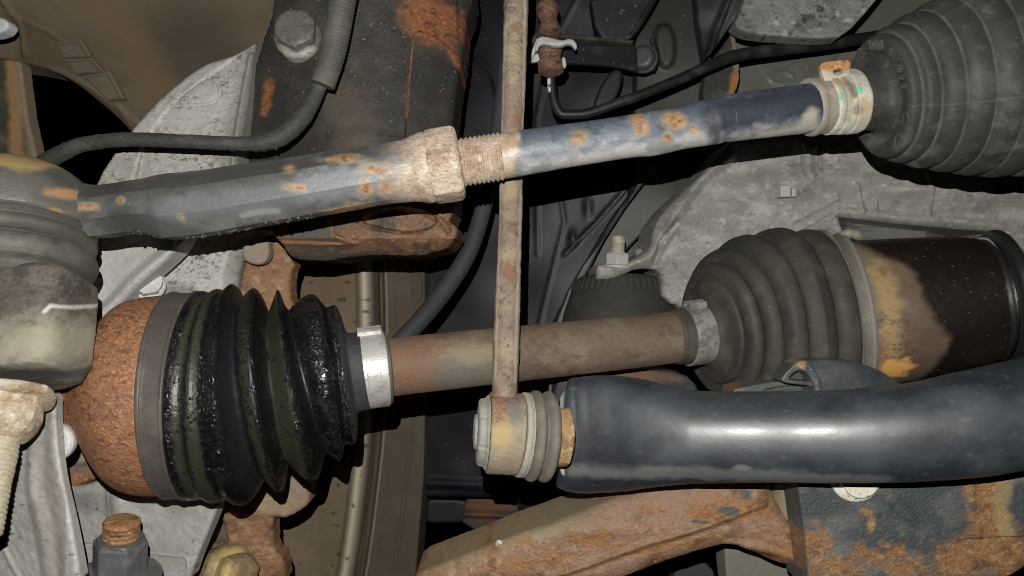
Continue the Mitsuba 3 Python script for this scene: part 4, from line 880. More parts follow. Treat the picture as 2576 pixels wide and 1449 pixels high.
V, Fc = lathe(Path([(1985, 1150, 0.40), (1990, 1420, 0.405)]), [(1150, 30), (1155, 44), (1240, 46), (1340, 47), (1400, 44), (1410, 10)], 160, 0.0008, True, 1)
emit("control_arm__bushing", V, Fc, "m_rust_soft", dusty((0.235, 0.195, 0.125), (0.30, 0.255, 0.175), 110, 0.6, 305), label="olive tan bushing end")
V, Fc = relief([(1822, 1370), (1860, 1366), (2060, 1380), (2060, 1490), (1832, 1490), (1826, 1440)], 0.435, 4, 0.02, 4, n=0, rough=0.0004)
emit("rear_plate", V, Fc, "m_rust_soft", dusty((0.20, 0.19, 0.155), (0.25, 0.235, 0.19), 50, 0.6, 307), label="flat olive grey plate behind the curved end of the rusty arm", category="plate")
V, Fc = relief([(1700, 1420), (1730, 1405), (1790, 1420), (1810, 1490), (1690, 1490)], 0.52, 6, 0.02, 5, n=1)
emit("rear_plate__dim_lug", V, Fc, "m_plastic", dusty((0.07, 0.07, 0.07), (0.12, 0.12, 0.12), 50, 0.6, 309))
def sub_col(V):
    c = dusty((0.060, 0.070, 0.075), (0.145, 0.155, 0.15), 70, 0.8, 311, grain=0.35, flecks=0.5)(V)
    c = grime(V, c, (0.035, 0.042, 0.048), 60, 0.7, 312)
    c = mx(c, (0.165, 0.175, 0.15), ss(0.5, 0.7, nz(V, 60, 313, 4)) * ss(0.12, 0.17, V[:, 0]) * 0.7)
    r = rusty((0.27, 0.14, 0.062), (0.14, 0.066, 0.032), (0.38, 0.26, 0.13), 150, 315)(V)
    m = np.zeros(len(V))
    for x, y, rx, ry, s in ((2075, 1410, 30, 60, 1), (2062, 1380, 18, 24, 2), (2130, 1450, 60, 30, 3), (2185, 1400, 20, 24, 4), (2225, 1412, 22, 20, 5), (2210, 1330, 10, 22, 6), (2270, 1400, 24, 26, 7), (2290, 1440, 60, 26, 8), (2200, 1300, 12, 8, 12)):
        m = np.maximum(m, spot(V, x, y, 0.362, rx, ry, 0.9, s, 0.6) * 0.95)
    m = np.maximum(m, streak(V, [(2500, 1190), (2490, 1260), (2500, 1340), (2560, 1400)], 0.362, 52, 0.7, 9))
    m = np.maximum(m, streak(V, [(2420, 1420), (2480, 1400), (2576, 1410)], 0.362, 60, 0.5, 10))
    c = c * (1 - m[:, None]) + r * m[:, None]
    return mx(c, (0.40, 0.32, 0.14), streak(V, [(2540, 1190), (2530, 1280), (2545, 1340)], 0.362, 24, 0.6, 14) * 0.55)
V, Fc = relief([(2000, 1130, 1), (2008, 1230), (2018, 1300), (2028, 1370), (2034, 1490, 1), (2640, 1490), (2640, 1130)], ramp(0.372, 2000, -0.000012), 6, 0.03, 2.6, n=1, rough=0.00018, rfreq=800, lump=0.0005, lfreq=40, feats=[
    step([(2382, 1410), (2386, 1385), (2396, 1370), (2422, 1359), (2479, 1353), (2660, 1348), (2660, 1500), (2388, 1500)], 5, -0.0025, 2), ridge([(2440, 1180), (2446, 1300), (2470, 1350)], 18, 0.0007)])
emit("subframe_bracket", V, Fc, "m_rust", sub_col, label="blue grey subframe plate with blooming rust patches at the bottom right", category="subframe")
o = at(2152, 1196, 0.3705)
cream = lambda V: mx(mx((0.78, 0.76, 0.66), (0.55, 0.50, 0.38), ss(0.5, 0.7, nz(V, 300, 317, 4)) * 0.5), (0.16, 0.15, 0.11), ss(0.72, 0.8, n1(V, 900, 4)) * 0.7)
V, Fc = turned(o, [0.0, -1, -0.04], [(-0.004, 0.0118), (0.0, 0.0122), (0.0014, 0.0120), (0.0022, 0.0098, 's'), (0.0023, 0.0092)], 110, 1)
emit("cream_bolt", V, Fc, "m_painted", cream, label="cream coloured flange bolt peeking out below the thick blue grey bar", category="bolt")
V, Fc = turned(o, [0.0, -1, -0.04], [(0.001, 0.0092, 's'), (0.0060, 0.0092, 's'), (0.0066, 0.0084), (0.0067, 0.003)], 96, 0, hexrows=(0.0, 0.0064), off=0.3)
emit("cream_bolt__head", V, Fc, "m_painted", cream)

# ================================================================== STABILIZER BAR, ITS CLAMP BRACKET, LINK
steel = dusty((0.019, 0.024, 0.033), (0.066, 0.076, 0.088), 34, 0.8, 321, grain=0.16, lo=0.35, hi=0.75, flecks=0.0)
def sbar_col(V):
    c = steel(V)
    c = mx(c, (0.012, 0.015, 0.021), ss(0.46, 0.74, nz(V, 80, 323, 6)) * 0.6)
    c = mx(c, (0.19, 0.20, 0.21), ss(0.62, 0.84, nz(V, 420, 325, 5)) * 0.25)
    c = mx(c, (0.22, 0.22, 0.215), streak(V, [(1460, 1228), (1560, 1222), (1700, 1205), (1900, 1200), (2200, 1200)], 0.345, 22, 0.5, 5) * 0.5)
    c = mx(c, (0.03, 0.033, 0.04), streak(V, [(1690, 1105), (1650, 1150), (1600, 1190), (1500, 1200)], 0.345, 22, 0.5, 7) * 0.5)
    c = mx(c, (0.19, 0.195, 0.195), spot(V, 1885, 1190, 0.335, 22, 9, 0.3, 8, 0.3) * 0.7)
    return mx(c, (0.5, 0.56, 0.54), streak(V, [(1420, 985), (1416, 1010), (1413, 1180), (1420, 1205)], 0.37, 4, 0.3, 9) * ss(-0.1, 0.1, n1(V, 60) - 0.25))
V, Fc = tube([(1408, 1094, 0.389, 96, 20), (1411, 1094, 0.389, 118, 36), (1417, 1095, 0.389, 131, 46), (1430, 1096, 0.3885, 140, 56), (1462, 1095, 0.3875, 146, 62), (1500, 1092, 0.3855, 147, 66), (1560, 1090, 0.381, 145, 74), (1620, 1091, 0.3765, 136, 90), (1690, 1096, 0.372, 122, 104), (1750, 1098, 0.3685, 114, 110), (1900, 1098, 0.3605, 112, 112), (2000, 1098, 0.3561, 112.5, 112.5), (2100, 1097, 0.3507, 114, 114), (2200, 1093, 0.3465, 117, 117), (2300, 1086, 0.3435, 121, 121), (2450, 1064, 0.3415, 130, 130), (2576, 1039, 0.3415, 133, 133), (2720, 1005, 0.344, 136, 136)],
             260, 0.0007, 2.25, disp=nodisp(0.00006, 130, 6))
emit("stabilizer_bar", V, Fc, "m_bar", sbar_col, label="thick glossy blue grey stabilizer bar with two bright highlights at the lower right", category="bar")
brc = dusty((0.060, 0.068, 0.076), (0.14, 0.145, 0.14), 60, 0.7, 331, flecks=0.5)
V, Fc = relief([(2046, 1040, 1), (2051, 982), (2042, 955), (2030, 938), (2012, 926), (2003, 918), (2021, 907), (2066, 904), (2119, 906), (2149, 910), (2183, 919), (2217, 934), (2246, 951), (2280, 974), (2300, 1040, 1)],
               lambda x, y: 0.372 + 0.0000016 * np.clip(x - 2090, 0, 300) ** 2 * 0.4 + 0.00012 * np.clip(930 - y, 0, 40), 7, 0.02, 2.4, n=1, rough=0.0002, feats=[ridge([(2036, 918), (2056, 950), (2068, 1010)], 6, 0.0006)])
def brc_col(V): return mx(brc(V), (0.36, 0.23, 0.12), spot(V, 2014, 916, 0.374, 13, 10, 0.4, 3))
emit("bar_clamp", V, Fc, "m_painted", brc_col, label="dark blue grey rounded clamp bracket above the thick bar, below the dry boot", category="bracket")
V, Fc = relief([(1966, 954), (1974, 940), (1990, 924), (2003, 913), (2022, 905), (2040, 912), (2052, 944), (2058, 984), (2046, 972), (1992, 966), (1970, 962)], 0.374, 5, 0.014, 2.2, n=1, holes=[[(1984, 951), (1998, 938), (2012, 931), (2026, 937), (2036, 950), (2041, 961), (1992, 957)]])
emit("bar_clamp__left_lip", V, Fc, "m_painted", lambda V: mx(dusty((0.060, 0.064, 0.066), (0.14, 0.138, 0.125), 110, 0.7, 333)(V), (0.27, 0.17, 0.09), spot(V, 2014, 914, 0.374, 12, 9, 0.4, 3) * 0.8))
V, Fc = relief([(1975, 962), (1990, 940), (2012, 926), (2034, 934), (2048, 966)], 0.384, 4, 0.01, 3, n=0)
emit("bar_clamp__inner_web", V, Fc, "m_painted", dusty((0.045, 0.048, 0.047), (0.10, 0.10, 0.09), 140, 0.7, 334))
V, Fc = relief([(1845, 985), (1850, 978), (1900, 968), (1975, 956), (2052, 962), (2056, 992), (2040, 1020), (1845, 1020)], 0.386, 5, 0.02, 2.6, n=1, feats=[ridge([(1930, 985), (1980, 976), (2046, 978)], 8, -0.003)])
emit("bar_clamp__base", V, Fc, "m_painted", lambda V: mx(dusty((0.085, 0.088, 0.085), (0.17, 0.17, 0.15), 90, 0.7, 335)(V), (0.20, 0.105, 0.065), spot(V, 1852, 982, .386, 20, 8, .4, 4) * 0.8))
def low_col(V): return mx(dusty((0.035, 0.035, 0.037), (0.08, 0.078, 0.075), 60, 0.5, 337)(V), (0.14, 0.075, 0.05), spot(V, 1560, 950, 0.44, 130, 20, 0.6, 4) * 0.9)
V, Fc = relief([(1395, 960), (1440, 935), (1600, 925), (1720, 938), (1760, 975), (1760, 1030), (1395, 1030)], 0.44, 8, 0.03, 4, n=1, rough=0.0006)
emit("rusty_crossmember", V, Fc, "m_rust_soft", low_col, label="dim rust stained crossmember edge between the brown shaft and the thick bar", category="crossmember")
V, Fc = tube([(1386, 940, 0.45, 5), (1384, 1000, 0.45, 5)], 16, 0.002)
emit("thin_rod", V, Fc, "m_plastic", (0.07, 0.07, 0.07), label="thin grey rod end just right of the link under the shaft", category="rod")
# link
def link_col(V):
    c = dusty((0.185, 0.138, 0.098), (0.30, 0.245, 0.185), 120, 0.7, 341, grain=0.5)(V)
    c = grime(V, c, (0.085, 0.055, 0.036), 110, 0.7, 342)
    c = mx(c, (0.19, 0.135, 0.11), ss(0.45, 0.7, nz(V, 45, 343, 3)) * 0.6)
    c = mx(c, (0.33, 0.265, 0.155), ss(0.56, 0.72, nz(V, 70, 344, 3)) * 0.6)
    c = mx(c, (0.07, 0.05, 0.038), ss(0.70, 0.78, n1(V, 620, 345)) * 0.7 * ss(0.35, 0.6, nz(V, 90, 346, 3)))
    c = mx(c, (0.17, 0.075, 0.04), np.maximum(spot(V, 1300, 80, 0.367, 11, 13, 0.5, 3), np.maximum(spot(V, 1300, 310, 0.367, 10, 26, 0.6, 5), spot(V, 1283, 690, .367, 12, 30, .6, 6))) * 0.8)
    return mx(c, (0.40, 0.37, 0.32), np.maximum(streak(V, [(1322, -40), (1318, 300), (1296, 960)], .362, 5, .7, 7), streak(V, [(1272, 60), (1262, 300), (1246, 950)], .362, 4, .7, 8)) * 0.6)
V, Fc = tube([(1300, -80, 0.366, 31, 27), (1299, 0, 0.366, 31, 27), (1295, 150, 0.3665, 30, 26), (1288, 350, 0.367, 28.5, 26), (1284, 560, 0.367, 29, 26), (1277, 760, 0.366, 32, 28), (1272, 900, 0.365, 33, 29), (1270, 960, 0.365, 32.5, 29), (1269, 1010, 0.365, 31, 29)], 140, 0.0006, 2.5,
             disp=lambda V: nodisp(0.0004, 130, 15)(V) + nodisp(0.0002, 700, 16)(V))
emit("stabilizer_link__rod", V, Fc, "m_rust", link_col, label="thin rough tan rusty rod")
thing("stabilizer_link", "thin vertical rusty link rod with a round joint at its lower end", "link")
lk = Path([(1180, 1086, 0.3650), (1268, 1090, 0.3665), (1330, 1095, 0.3685), (1450, 1103, 0.3735)])
def jh_col(V):
    c = dusty((0.29, 0.24, 0.175), (0.38, 0.345, 0.28), 90, 0.7, 351, grain=0.3)(V)
    c = grime(V, c, (0.15, 0.12, 0.09), 130, 0.5, 352)
    c = mx(c, (0.44, 0.33, 0.15), spot(V, 1262, 1085, 0.345, 30, 46, 0.5, 3) * 0.75)
    r = rusty((0.26, 0.145, 0.095), (0.11, 0.055, 0.035), (0.36, 0.22, 0.14), 200, 353)(V)
    m = streak(V, [(1236, 1000), (1262, 1015), (1290, 1003)], 0.345, 34, 0.5, 5)
    m = np.maximum(m, spot(V, 1248, 1040, 0.345, 28, 26, 0.6, 6))
    c = c * (1 - m[:, None]) + r * m[:, None]
    return mx(c, (0.17, 0.165, 0.165), spot(V, 1292, 1040, 0.345, 17, 32, 0.5, 7) * 0.8)
V, Fc = lathe(lk, [(1226, 60), (1227, 98), (1229, 101.5), (1234, 102, 's'), (1300, 102, 's'), (1303, 100), (1304, 60)], 280, 0.0005, n=1, disp=nodisp(0.00018, 400, 3))
emit("stabilizer_link__joint_housing", V, Fc, "m_rust_soft", jh_col, label="tan joint housing with a pitted rust patch")
cap = dusty((0.30, 0.285, 0.255), (0.42, 0.40, 0.36), 130, 0.7, 355)
V, Fc = lathe(lk, [(1199, 10), (1200, 72), (1204, 82), (1210, 84), (1217, 84), (1222, 92), (1227, 94), (1228, 60)], 240, 0.0005, n=1, mod=lambda s, th, r: 1 - 0.05 * (np.abs(np.mod(th * 7 / (2 * np.pi) + 0.2, 1) - 0.5) < 0.045), disp=nodisp(0.0003, 200, 4))
emit("stabilizer_link__end_cap", V, Fc, "m_rust_soft", cap, label="pale notched end cap")
V, Fc = lathe(lk, [(1190, 6), (1192, 40), (1196, 44), (1203, 44), (1204, 20)], 120, 0.0006, n=1, disp=nodisp(0.0005, 250, 6))
emit("stabilizer_link__end_pin", V, Fc, "m_rust_soft", cap)
V, Fc = lathe(lk, [(1304, 70), (1305, 104, 's'), (1310, 107), (1316, 106, 's'), (1317, 103), (1319, 106, 's'), (1323, 105), (1325, 98)], 260, 0.0004, n=0, disp=nodisp(0.0002, 380, 6))
emit("stabilizer_link__retaining_ring", V, Fc, "m_rust_soft", dusty((0.37, 0.335, 0.28), (0.45, 0.42, 0.36), 150, 0.6, 357))
rub = dusty((0.155, 0.138, 0.115), (0.28, 0.252, 0.21), 110, 0.8, 359)
V, Fc = lathe(lk, [(1322, 88), (1324, 98), (1330, 109), (1338, 114), (1346, 113), (1351, 106), (1353, 97), (1356, 95), (1358, 99), (1362, 108), (1370, 114), (1379, 112), (1385, 100), (1388, 84), (1390, 70)], 300, 0.0004, n=2, disp=nodisp(0.0002, 120, 8))
emit("stabilizer_link__boot", V, Fc, "m_rubber", rub, label="dusty grey two fold rubber boot")
V, Fc = lathe(lk, [(1383, 40), (1384, 74, 's'), (1388, 76), (1391, 72), (1392, 76, 's'), (1420, 78, 's'), (1424, 72), (1425, 30)], 240, 0.0004, n=0, mod=hexm(0.3, 0.55), disp=nodisp(0.0002, 380, 9))
emit("stabilizer_link__nut", V, Fc, "m_rust", lambda V: mx(rusty((0.36, 0.24, 0.115), (0.22, 0.12, 0.055), (0.44, 0.35, 0.2), 160, 361)(V), (0.40, 0.2, 0.12), spot(V, 1425, 1060, .35, 14, 40, .5, 3) * .6), label="orange tan nut")

# ================================================================== STEERING RACK BOOT AND TIE ROD
rk = Path([(2040, 270, 0.3525), (2130, 258, 0.3550), (2215, 245, 0.3565), (2307, 230, 0.3570), (2420, 212, 0.3565), (2760, 168, 0.3500)])
rprof = [(2128, 62), (2134, 74), (2190, 77), (2202, 82), (2212, 92), (2216, 104), (2209, 118), (2204, 136), (2207, 147), (2214, 153), (2224, 154), (2236, 152), (2239, 148), (2238, 139), (2234, 147, 's'), (2237, 162), (2244, 170), (2256, 171), (2272, 169), (2277, 164), (2276, 153), (2271, 162, 's'), (2276, 178), (2288, 189), (2304, 193), (2322, 192), (2329, 187), (2328, 175), (2323, 185, 's'), (2328, 198), (2342, 209), (2360, 213), (2382, 212), (2389, 206), (2388, 193), (2382, 204, 's'), (2388, 215), (2404, 227), (2424, 231), (2448, 229), (2455, 224), (2454, 210), (2448, 221, 's'), (2456, 234), (2474, 243), (2500, 244), (2520, 241), (2527, 234), (2526, 221), (2520, 232, 's'), (2530, 246), (2550, 252), (2600, 250), (2640, 240), (2740, 240)]
V, Fc = lathe(rk, rprof, 520, 0.0006, n=2, disp=nodisp(0.0003, 55, 4))
sR, rR = lathe.last
def rack_col(V):
    c = dusty((0.042, 0.042, 0.040), (0.082, 0.080, 0.073), 60, 0.8, 371, grain=0.25, flecks=0.3)(V)
    c = mx(c, (0.15, 0.145, 0.13), ss(0.58, 0.78, nz(V, 240, 373, 6)) * 0.3)
    c = grime(V, c, (0.026, 0.026, 0.024), 80, 0.6, 374)
    s = ring_param(V, rk)
    px = np.interp(s, [float(rk.at_px(v)) for v in np.arange(2150, 2700, 3)], np.arange(2150, 2700, 3))
    for g in (2236, 2274, 2326, 2386, 2452, 2524):
        c = mx(c, (0.23, 0.225, 0.205), np.exp(-((px - g + 2) / 2.2) ** 2) * 0.85 * nz(V, 120, 77, 3))
    c = mx(c, (0.16, 0.155, 0.138), ss(0.5, 0.72, nz(V, 150, 79, 6)) * 0.45 * ss(0.09, 0.06, V[:, 2]))
    tn = rk.tan(s); C = rk.pos(s); rel = V - C
    u, v = frames(tn)
    th = np.arctan2((rel * u).sum(1), (rel * v).sum(1))
    seam = np.exp(-((th - UP * -0.24 + 0.06 * (n1(V, 90, 3) - .5)) / 0.010) ** 2)       # moulding line along the boot
    return mx(c, (0.24, 0.235, 0.21), seam * 0.18)
emit("steering_rack_boot__bellows", V, Fc, "m_rubber", rack_col, label="big dusty grey concertina boot")
thing("steering_rack_boot", "large dusty ribbed rubber boot with a corroded clamp at the top right", "rubber boot")
# moulded lettering and rings on the boot's front face
fs = (rR > 112 * .3565 / F) & (rR < 150 * .3565 / F) & (np.arange(len(rR)) < np.argmax(rR > 153.0 * .3565 / F))
ro = np.argsort(rR[fs]); face_r, face_s = rR[fs][ro], sR[fs][ro]
def on_face(r, th, lift):
    s = np.interp(r, face_r, face_s)
    C, tn = rk.pos(s), rk.tan(s); u, v = frames(tn)
    sgn = np.sign(UP)
    return C + (v * np.cos(th)[:, None] + sgn * u * np.sin(th)[:, None]) * r[:, None] - tn * lift[:, None]
dS = 0.3565 / F
for text, th0, r0, h, sp in (("A-100", 1.92, 117, 26, 1.0), ("M1866", 0.80, 117, 23, 1.05)):
    tm = meshkit.text_mesh(text, h * dS, 0.5).subdivide()
    tv = np.array(tm.vertices)
    V = on_face(r0 * dS + tv[:, 1], th0 - tv[:, 0] * sp / (128 * dS), np.where(tv[:, 2] > 0.25, 0.0013, -0.001))
    emit("steering_rack_boot__bellows__moulded_lettering", V, np.array(tm.faces), "m_rubber", dusty((0.055, 0.055, 0.051), (0.12, 0.117, 0.106), 200, 0.7, 375), smooth=False)
for th0, r0 in ((-0.62, 132), (-1.06, 134)):
    a = np.linspace(0, 2 * np.pi, 60)
    P = on_face(r0 * dS + 14 * dS * np.sin(a), th0 + 16 / 132 * np.cos(a), np.full(60, 0.0001))
    V, Fc = skin(P, unit(np.roll(P, -1, 0) - np.roll(P, 1, 0)), np.full((60, 8), 1.5 * dS), np.linspace(0, 2 * np.pi, 8, endpoint=False), cap=(False, False))
    emit("steering_rack_boot__bellows__moulded_ring", V, Fc, "m_rubber", (0.075, 0.073, 0.066))
def cl_col(V):
    c = dusty((0.52, 0.51, 0.44), (0.28, 0.255, 0.20), 90, 0.7, 381)(V)
    c = mx(c, (0.30, 0.27, 0.21), streak(V, [(2090, 200), (2120, 235), (2126, 300)], 0.346, 12, 0.4, 21) * 0.8)
    c = mx(c, (0.16, 0.13, 0.10), streak(V, [(2112, 200), (2130, 222), (2138, 245)], 0.346, 10, 0.3, 3) * 0.85)
    c = mx(c, (0.15, 0.45, 0.30), np.maximum(spot(V, 2096, 252, 0.346, 15, 12, 0.5, 5, 0.2), spot(V, 2150, 232, 0.346, 9, 11, 0.5, 7, 0.2)) * 0.8)
    c = mx(c, (0.42, 0.29, 0.17), np.maximum(spot(V, 2162, 280, 0.346, 18, 26, 0.6, 9), spot(V, 2108, 205, .346, 12, 18, .5, 11)) * 0.7)
    return mx(c, (0.18, 0.17, 0.15), spot(V, 2150, 280, .346, 12, 10, .5, 13) * 0.6)
V, Fc = lathe(rk, [(2070, 66), (2071, 70), (2075, 74, 's'), (2088, 75), (2092, 71), (2096, 76, 's'), (2114, 78), (2118, 75), (2122, 79, 's'), (2146, 81), (2151, 79, 's'), (2153, 72)], 260, 0.0005, n=0, disp=nodisp(0.0003, 220, 5))
emit("steering_rack_boot__clamp", V, Fc, "m_rust_soft", cl_col, label="whitish corroded clamp with green stains")
V, Fc = relief([(2076, 205, 1), (2068, 182), (2064, 166), (2067, 158), (2080, 154), (2132, 149), (2140, 154), (2141, 168), (2138, 196, 1)], ramp(0.345, 2100, 0.0), 3, 0.003, 1.5, n=1, holes=[[(2096, 176), (2112, 172), (2120, 172), (2122, 180), (2116, 187), (2098, 189)]], rough=0.0002)
emit("steering_rack_boot__clamp__tab", V, Fc, "m_rust_soft", lambda V: mx(rusty((0.38, 0.19, 0.08), (0.2, 0.09, 0.04), (0.5, 0.33, 0.2), 200, 383)(V), (0.5, 0.47, 0.38), ss(0.0945, 0.0912, V[:, 2] + 0.0015 * (nz(V, 250, 3) - .5)) * 0.8), label="rusty upright tab with a slot")
V, Fc = lathe(rk, [(2028, 58), (2030, 69), (2035, 73), (2044, 73), (2050, 70), (2062, 70), (2080, 70)], 220, 0.0005, n=1, disp=nodisp(0.0003, 200, 8))
emit("steering_rack_boot__cuff", V, Fc, "m_rubber", dusty((0.28, 0.25, 0.21), (0.40, 0.36, 0.30), 120, 0.7, 385))

tie = dusty((0.080, 0.098, 0.130), (0.27, 0.285, 0.31), 40, 0.8, 391, grain=0.2, lo=0.35, hi=0.72, flecks=0.3)
tanr = lambda s: rusty((0.43, 0.34, 0.265), (0.31, 0.215, 0.15), (0.54, 0.475, 0.405), 110, s)
def inner_col(V):
    c = tie(V)
    c = grime(V, c, (0.05, 0.062, 0.085), 110, 0.7, 392)
    c = mx(c, (0.42, 0.415, 0.40), streak(V, [(1330, 428), (1500, 396), (1640, 374), (1760, 355), (1860, 346), (2060, 322)], 0.337, 30, 0.6, 3) * (0.45 + 0.5 * ss(0.4, 0.6, nz(V, 200, 394, 5))))
    c = mx(c, (0.022, 0.026, 0.038), streak(V, [(1815, 290), (1900, 272), (2070, 245)], 0.337, 56, 0.4, 5) * 0.9)
    c = mx(c, (0.05, 0.055, 0.065), streak(V, [(1792, 250), (1806, 300), (1812, 350)], 0.337, 9, 0.4, 6) * 0.7)
    c = mx(c, (0.42, 0.385, 0.33), streak(V, [(1930, 350), (2000, 335), (2036, 316), (2048, 285)], 0.338, 20, 0.4, 7) * 0.85)
    c = rust_spots(V, c, [(1455, 346, 15, 15), (1605, 300, 14, 16), (1613, 322, 15, 14), (1690, 298, 22, 16), (1706, 306, 16, 12), (1747, 323, 9, 8), (1680, 345, 9, 10)], 0.337, 500)
    r = tanr(393)(V)
    m = np.maximum(ss(0.004, 0.0005, V[:, 0] + 0.006 * (nz(V, 120, 4, 4) - 0.5)), 0)
    orange = mx(r, (0.42, 0.33, 0.23), 0.4 * np.ones(len(V)))
    return c * (1 - m[:, None]) + orange * m[:, None]
V, Fc = tube([(1140, 412, 0.344, 50), (1252, 395, 0.345, 56), (1320, 384, 0.345, 56), (1400, 371, 0.3455, 54.5), (1500, 356, 0.346, 53), (1580, 344, 0.346, 53), (1640, 336, 0.3465, 56), (1700, 325, 0.347, 53), (1780, 308, 0.3475, 57), (1800, 304, 0.3475, 58), (1812, 301, 0.3475, 56.5), (1830, 298, 0.348, 58.5), (1950, 283, 0.349, 60), (2030, 273, 0.3505, 61), (2052, 270, 0.351, 58)], 180, 0.0006, 2.1,
             disp=lambda V: nodisp(0.00014, 90, 5)(V) + nodisp(0.00007, 700, 6)(V))
emit("tie_rod__inner_shaft", V, Fc, "m_painted", inner_col, label="blue grey inner rod with small orange rust spots")
thing("tie_rod", "blue grey steering tie rod with tan rusted lock nut and threads, crossing the top", "tie rod")
th_ax = Path([(1040, 428, 0.344), (1260, 394, 0.345)], straight=True)
pit = 11.6
V, Fc = lathe(th_ax, [(1120, 58), (1262, 58)], 180, 0.00025, n=0, mod=lambda s, th, r: 1 + 0.10 * (np.abs(np.mod(s / (pit * .345 / F) + th / (2 * np.pi), 1) - 0.5) * 2 - 0.4), disp=nodisp(0.0001, 500, 3))
emit("tie_rod__thread", V, Fc, "m_rust_soft", tanr(395))
V, Fc = lathe(th_ax, [(1078, 60), (1080, 88), (1084, 95), (1092, 97, 's'), (1146, 97, 's'), (1154, 94), (1160, 84), (1161, 50)], 220, 0.0005, n=1, mod=hexm(0.12, 0.25), disp=nodisp(0.0003, 260, 5))
emit("tie_rod__lock_nut", V, Fc, "m_rust_soft", tanr(397), label="pale tan rusted lock nut")
def outer_col(V):
    c = dusty((0.070, 0.071, 0.070), (0.165, 0.167, 0.165), 45, 0.7, 399, grain=0.22, flecks=0.3)(V)
    c = grime(V, c, (0.04, 0.04, 0.04), 90, 0.6, 398)
    c = mx(c, (0.055, 0.055, 0.053), streak(V, [(230, 480), (420, 465), (640, 435), (860, 402), (900, 395)], 0.33, 30, 0.3, 13) * 0.75)  # facet facing up: its shade painted in as a darker band
    c = mx(c, (0.33, 0.35, 0.37), streak(V, [(780, 470), (880, 450), (960, 440)], 0.328, 44, 0.8, 15) * 0.45)
    c = mx(c, (0.165, 0.175, 0.19), streak(V, [(420, 530), (640, 500), (860, 462), (980, 440)], 0.327, 40, 0.5, 3) * 0.5)  # lit lower facet painted as a lighter band
    c = mx(c, (0.045, 0.046, 0.046), streak(V, [(260, 560), (310, 545), (350, 590)], 0.325, 30, 0.4, 4) * 0.7)
    c = mx(c, (0.24, 0.24, 0.235), streak(V, [(600, 540), (640, 530), (690, 527)], 0.327, 8, 0.3, 14) * 0.7)
    r = tanr(401)(V)
    m = ss(-0.062, -0.040, V[:, 0] + 0.022 * (nz(V, 55, 6, 4) - 0.5))
    c = rust_spots(V, c, [(735, 468, 16, 7), (752, 472, 12, 7), (455, 546, 7, 7), (205, 520, 18, 7), (232, 519, 12, 7), (305, 505, 7, 6), (830, 396, 26, 8), (870, 392, 24, 8), (915, 470, 13, 14), (968, 470, 16, 14), (850, 524, 30, 6), (940, 424, 30, 10), (722, 420, 10, 8), (905, 515, 24, 8)], 0.328, 600)
    return c * (1 - m[:, None]) + r * m[:, None]
V, Fc = tube([(120, 535, 0.336, 80, 60), (180, 532, 0.337, 78, 62), (215, 532, 0.337, 73, 62), (250, 533, 0.337, 69, 63), (300, 527, 0.338, 68, 64), (350, 521, 0.338, 70, 68), (400, 520, 0.339, 81, 70), (440, 520, 0.339, 87, 70), (500, 514, 0.339, 86, 70), (640, 492, 0.34, 83, 72), (760, 473, 0.341, 81, 73), (860, 456, 0.342, 79, 74), (960, 440, 0.343, 77, 75), (1020, 431, 0.3435, 78, 77), (1050, 426, 0.344, 84, 82), (1075, 422, 0.344, 90, 86), (1086, 420, 0.344, 86, 84)], 240, 0.0006, 2.0, mod=lambda s, th: 1.03 - 0.85 * (1 - np.cos(np.pi / 8) / np.cos(np.mod(th + 0.33 * np.sign(UP), np.pi / 4) - np.pi / 8)) * ss(0.95, 0.75, s) - 0.03,
             disp=lambda V: nodisp(0.00018, 60, 7)(V) + nodisp(0.0001, 700, 8)(V))
outerV, outerF = V, Fc
emit("tie_rod__outer_shaft", V, Fc, "m_painted", outer_col, label="dark grey forged outer end turning tan with rust")
rng = np.random.default_rng(11)
def crumbs(pts, d, n, key, col, r0=0.0002, r1=0.0008, on=None):
    """Stuck road dirt: small lumps along an edge."""
    pts = np.array(pts, float); t = np.sort(rng.random(n)); k = np.linspace(0, 1, len(pts))
    c = at(np.interp(t, k, pts[:, 0]), np.interp(t, k, pts[:, 1]) + rng.normal(0, 3.5, n), d)
    if on is not None: c = on[rng.choice(len(on), n, replace=False)]
    r = r0 + (r1 - r0) * rng.random(n) ** 2.5
    iv = trimesh.creation.icosphere(subdivisions=1)
    V = c[:, None] + iv.vertices[None] * r[:, None, None] * (0.7 + 0.6 * rng.random((n, 1, 3)))
    V = V.reshape(-1, 3); V = V + (np.stack([nz(V, 900, q, 2) for q in (1, 2, 3)], 1) - 0.5) * 0.0004
    labels[emit(key, V, (iv.faces[None] + (np.arange(n) * len(iv.vertices))[:, None, None]).reshape(-1, 3), "m_wet", col)] = {"label": "stuck crumbs of dark road dirt", "kind": "stuff"}
tm_ = trimesh.Trimesh(outerV, outerF, process=False)
low = (tm_.vertex_normals[:, 2] < -0.86) & (outerV[:, 0] > -0.175) & (outerV[:, 0] < -0.075) & (nz(outerV, 90, 4, 3) > 0.5)
crumbs([(0, 0), (1, 1)], 0.337, 130, "tie_rod__outer_shaft__road_dirt", dusty((0.07, 0.07, 0.066), (0.16, 0.155, 0.145), 300, 0.7, 421), 0.00015, 0.0008, outerV[low])
tm_ = None
crumbs([(560, 378), (640, 381), (690, 374), (712, 362)], 0.390, 22, "sensor_cable__road_dirt", (0.05, 0.05, 0.047), 0.0002, 0.0008)
bj = Path([(46, 380, 0.342), (-2, 860, 0.318), (-52, 1330, 0.288)])
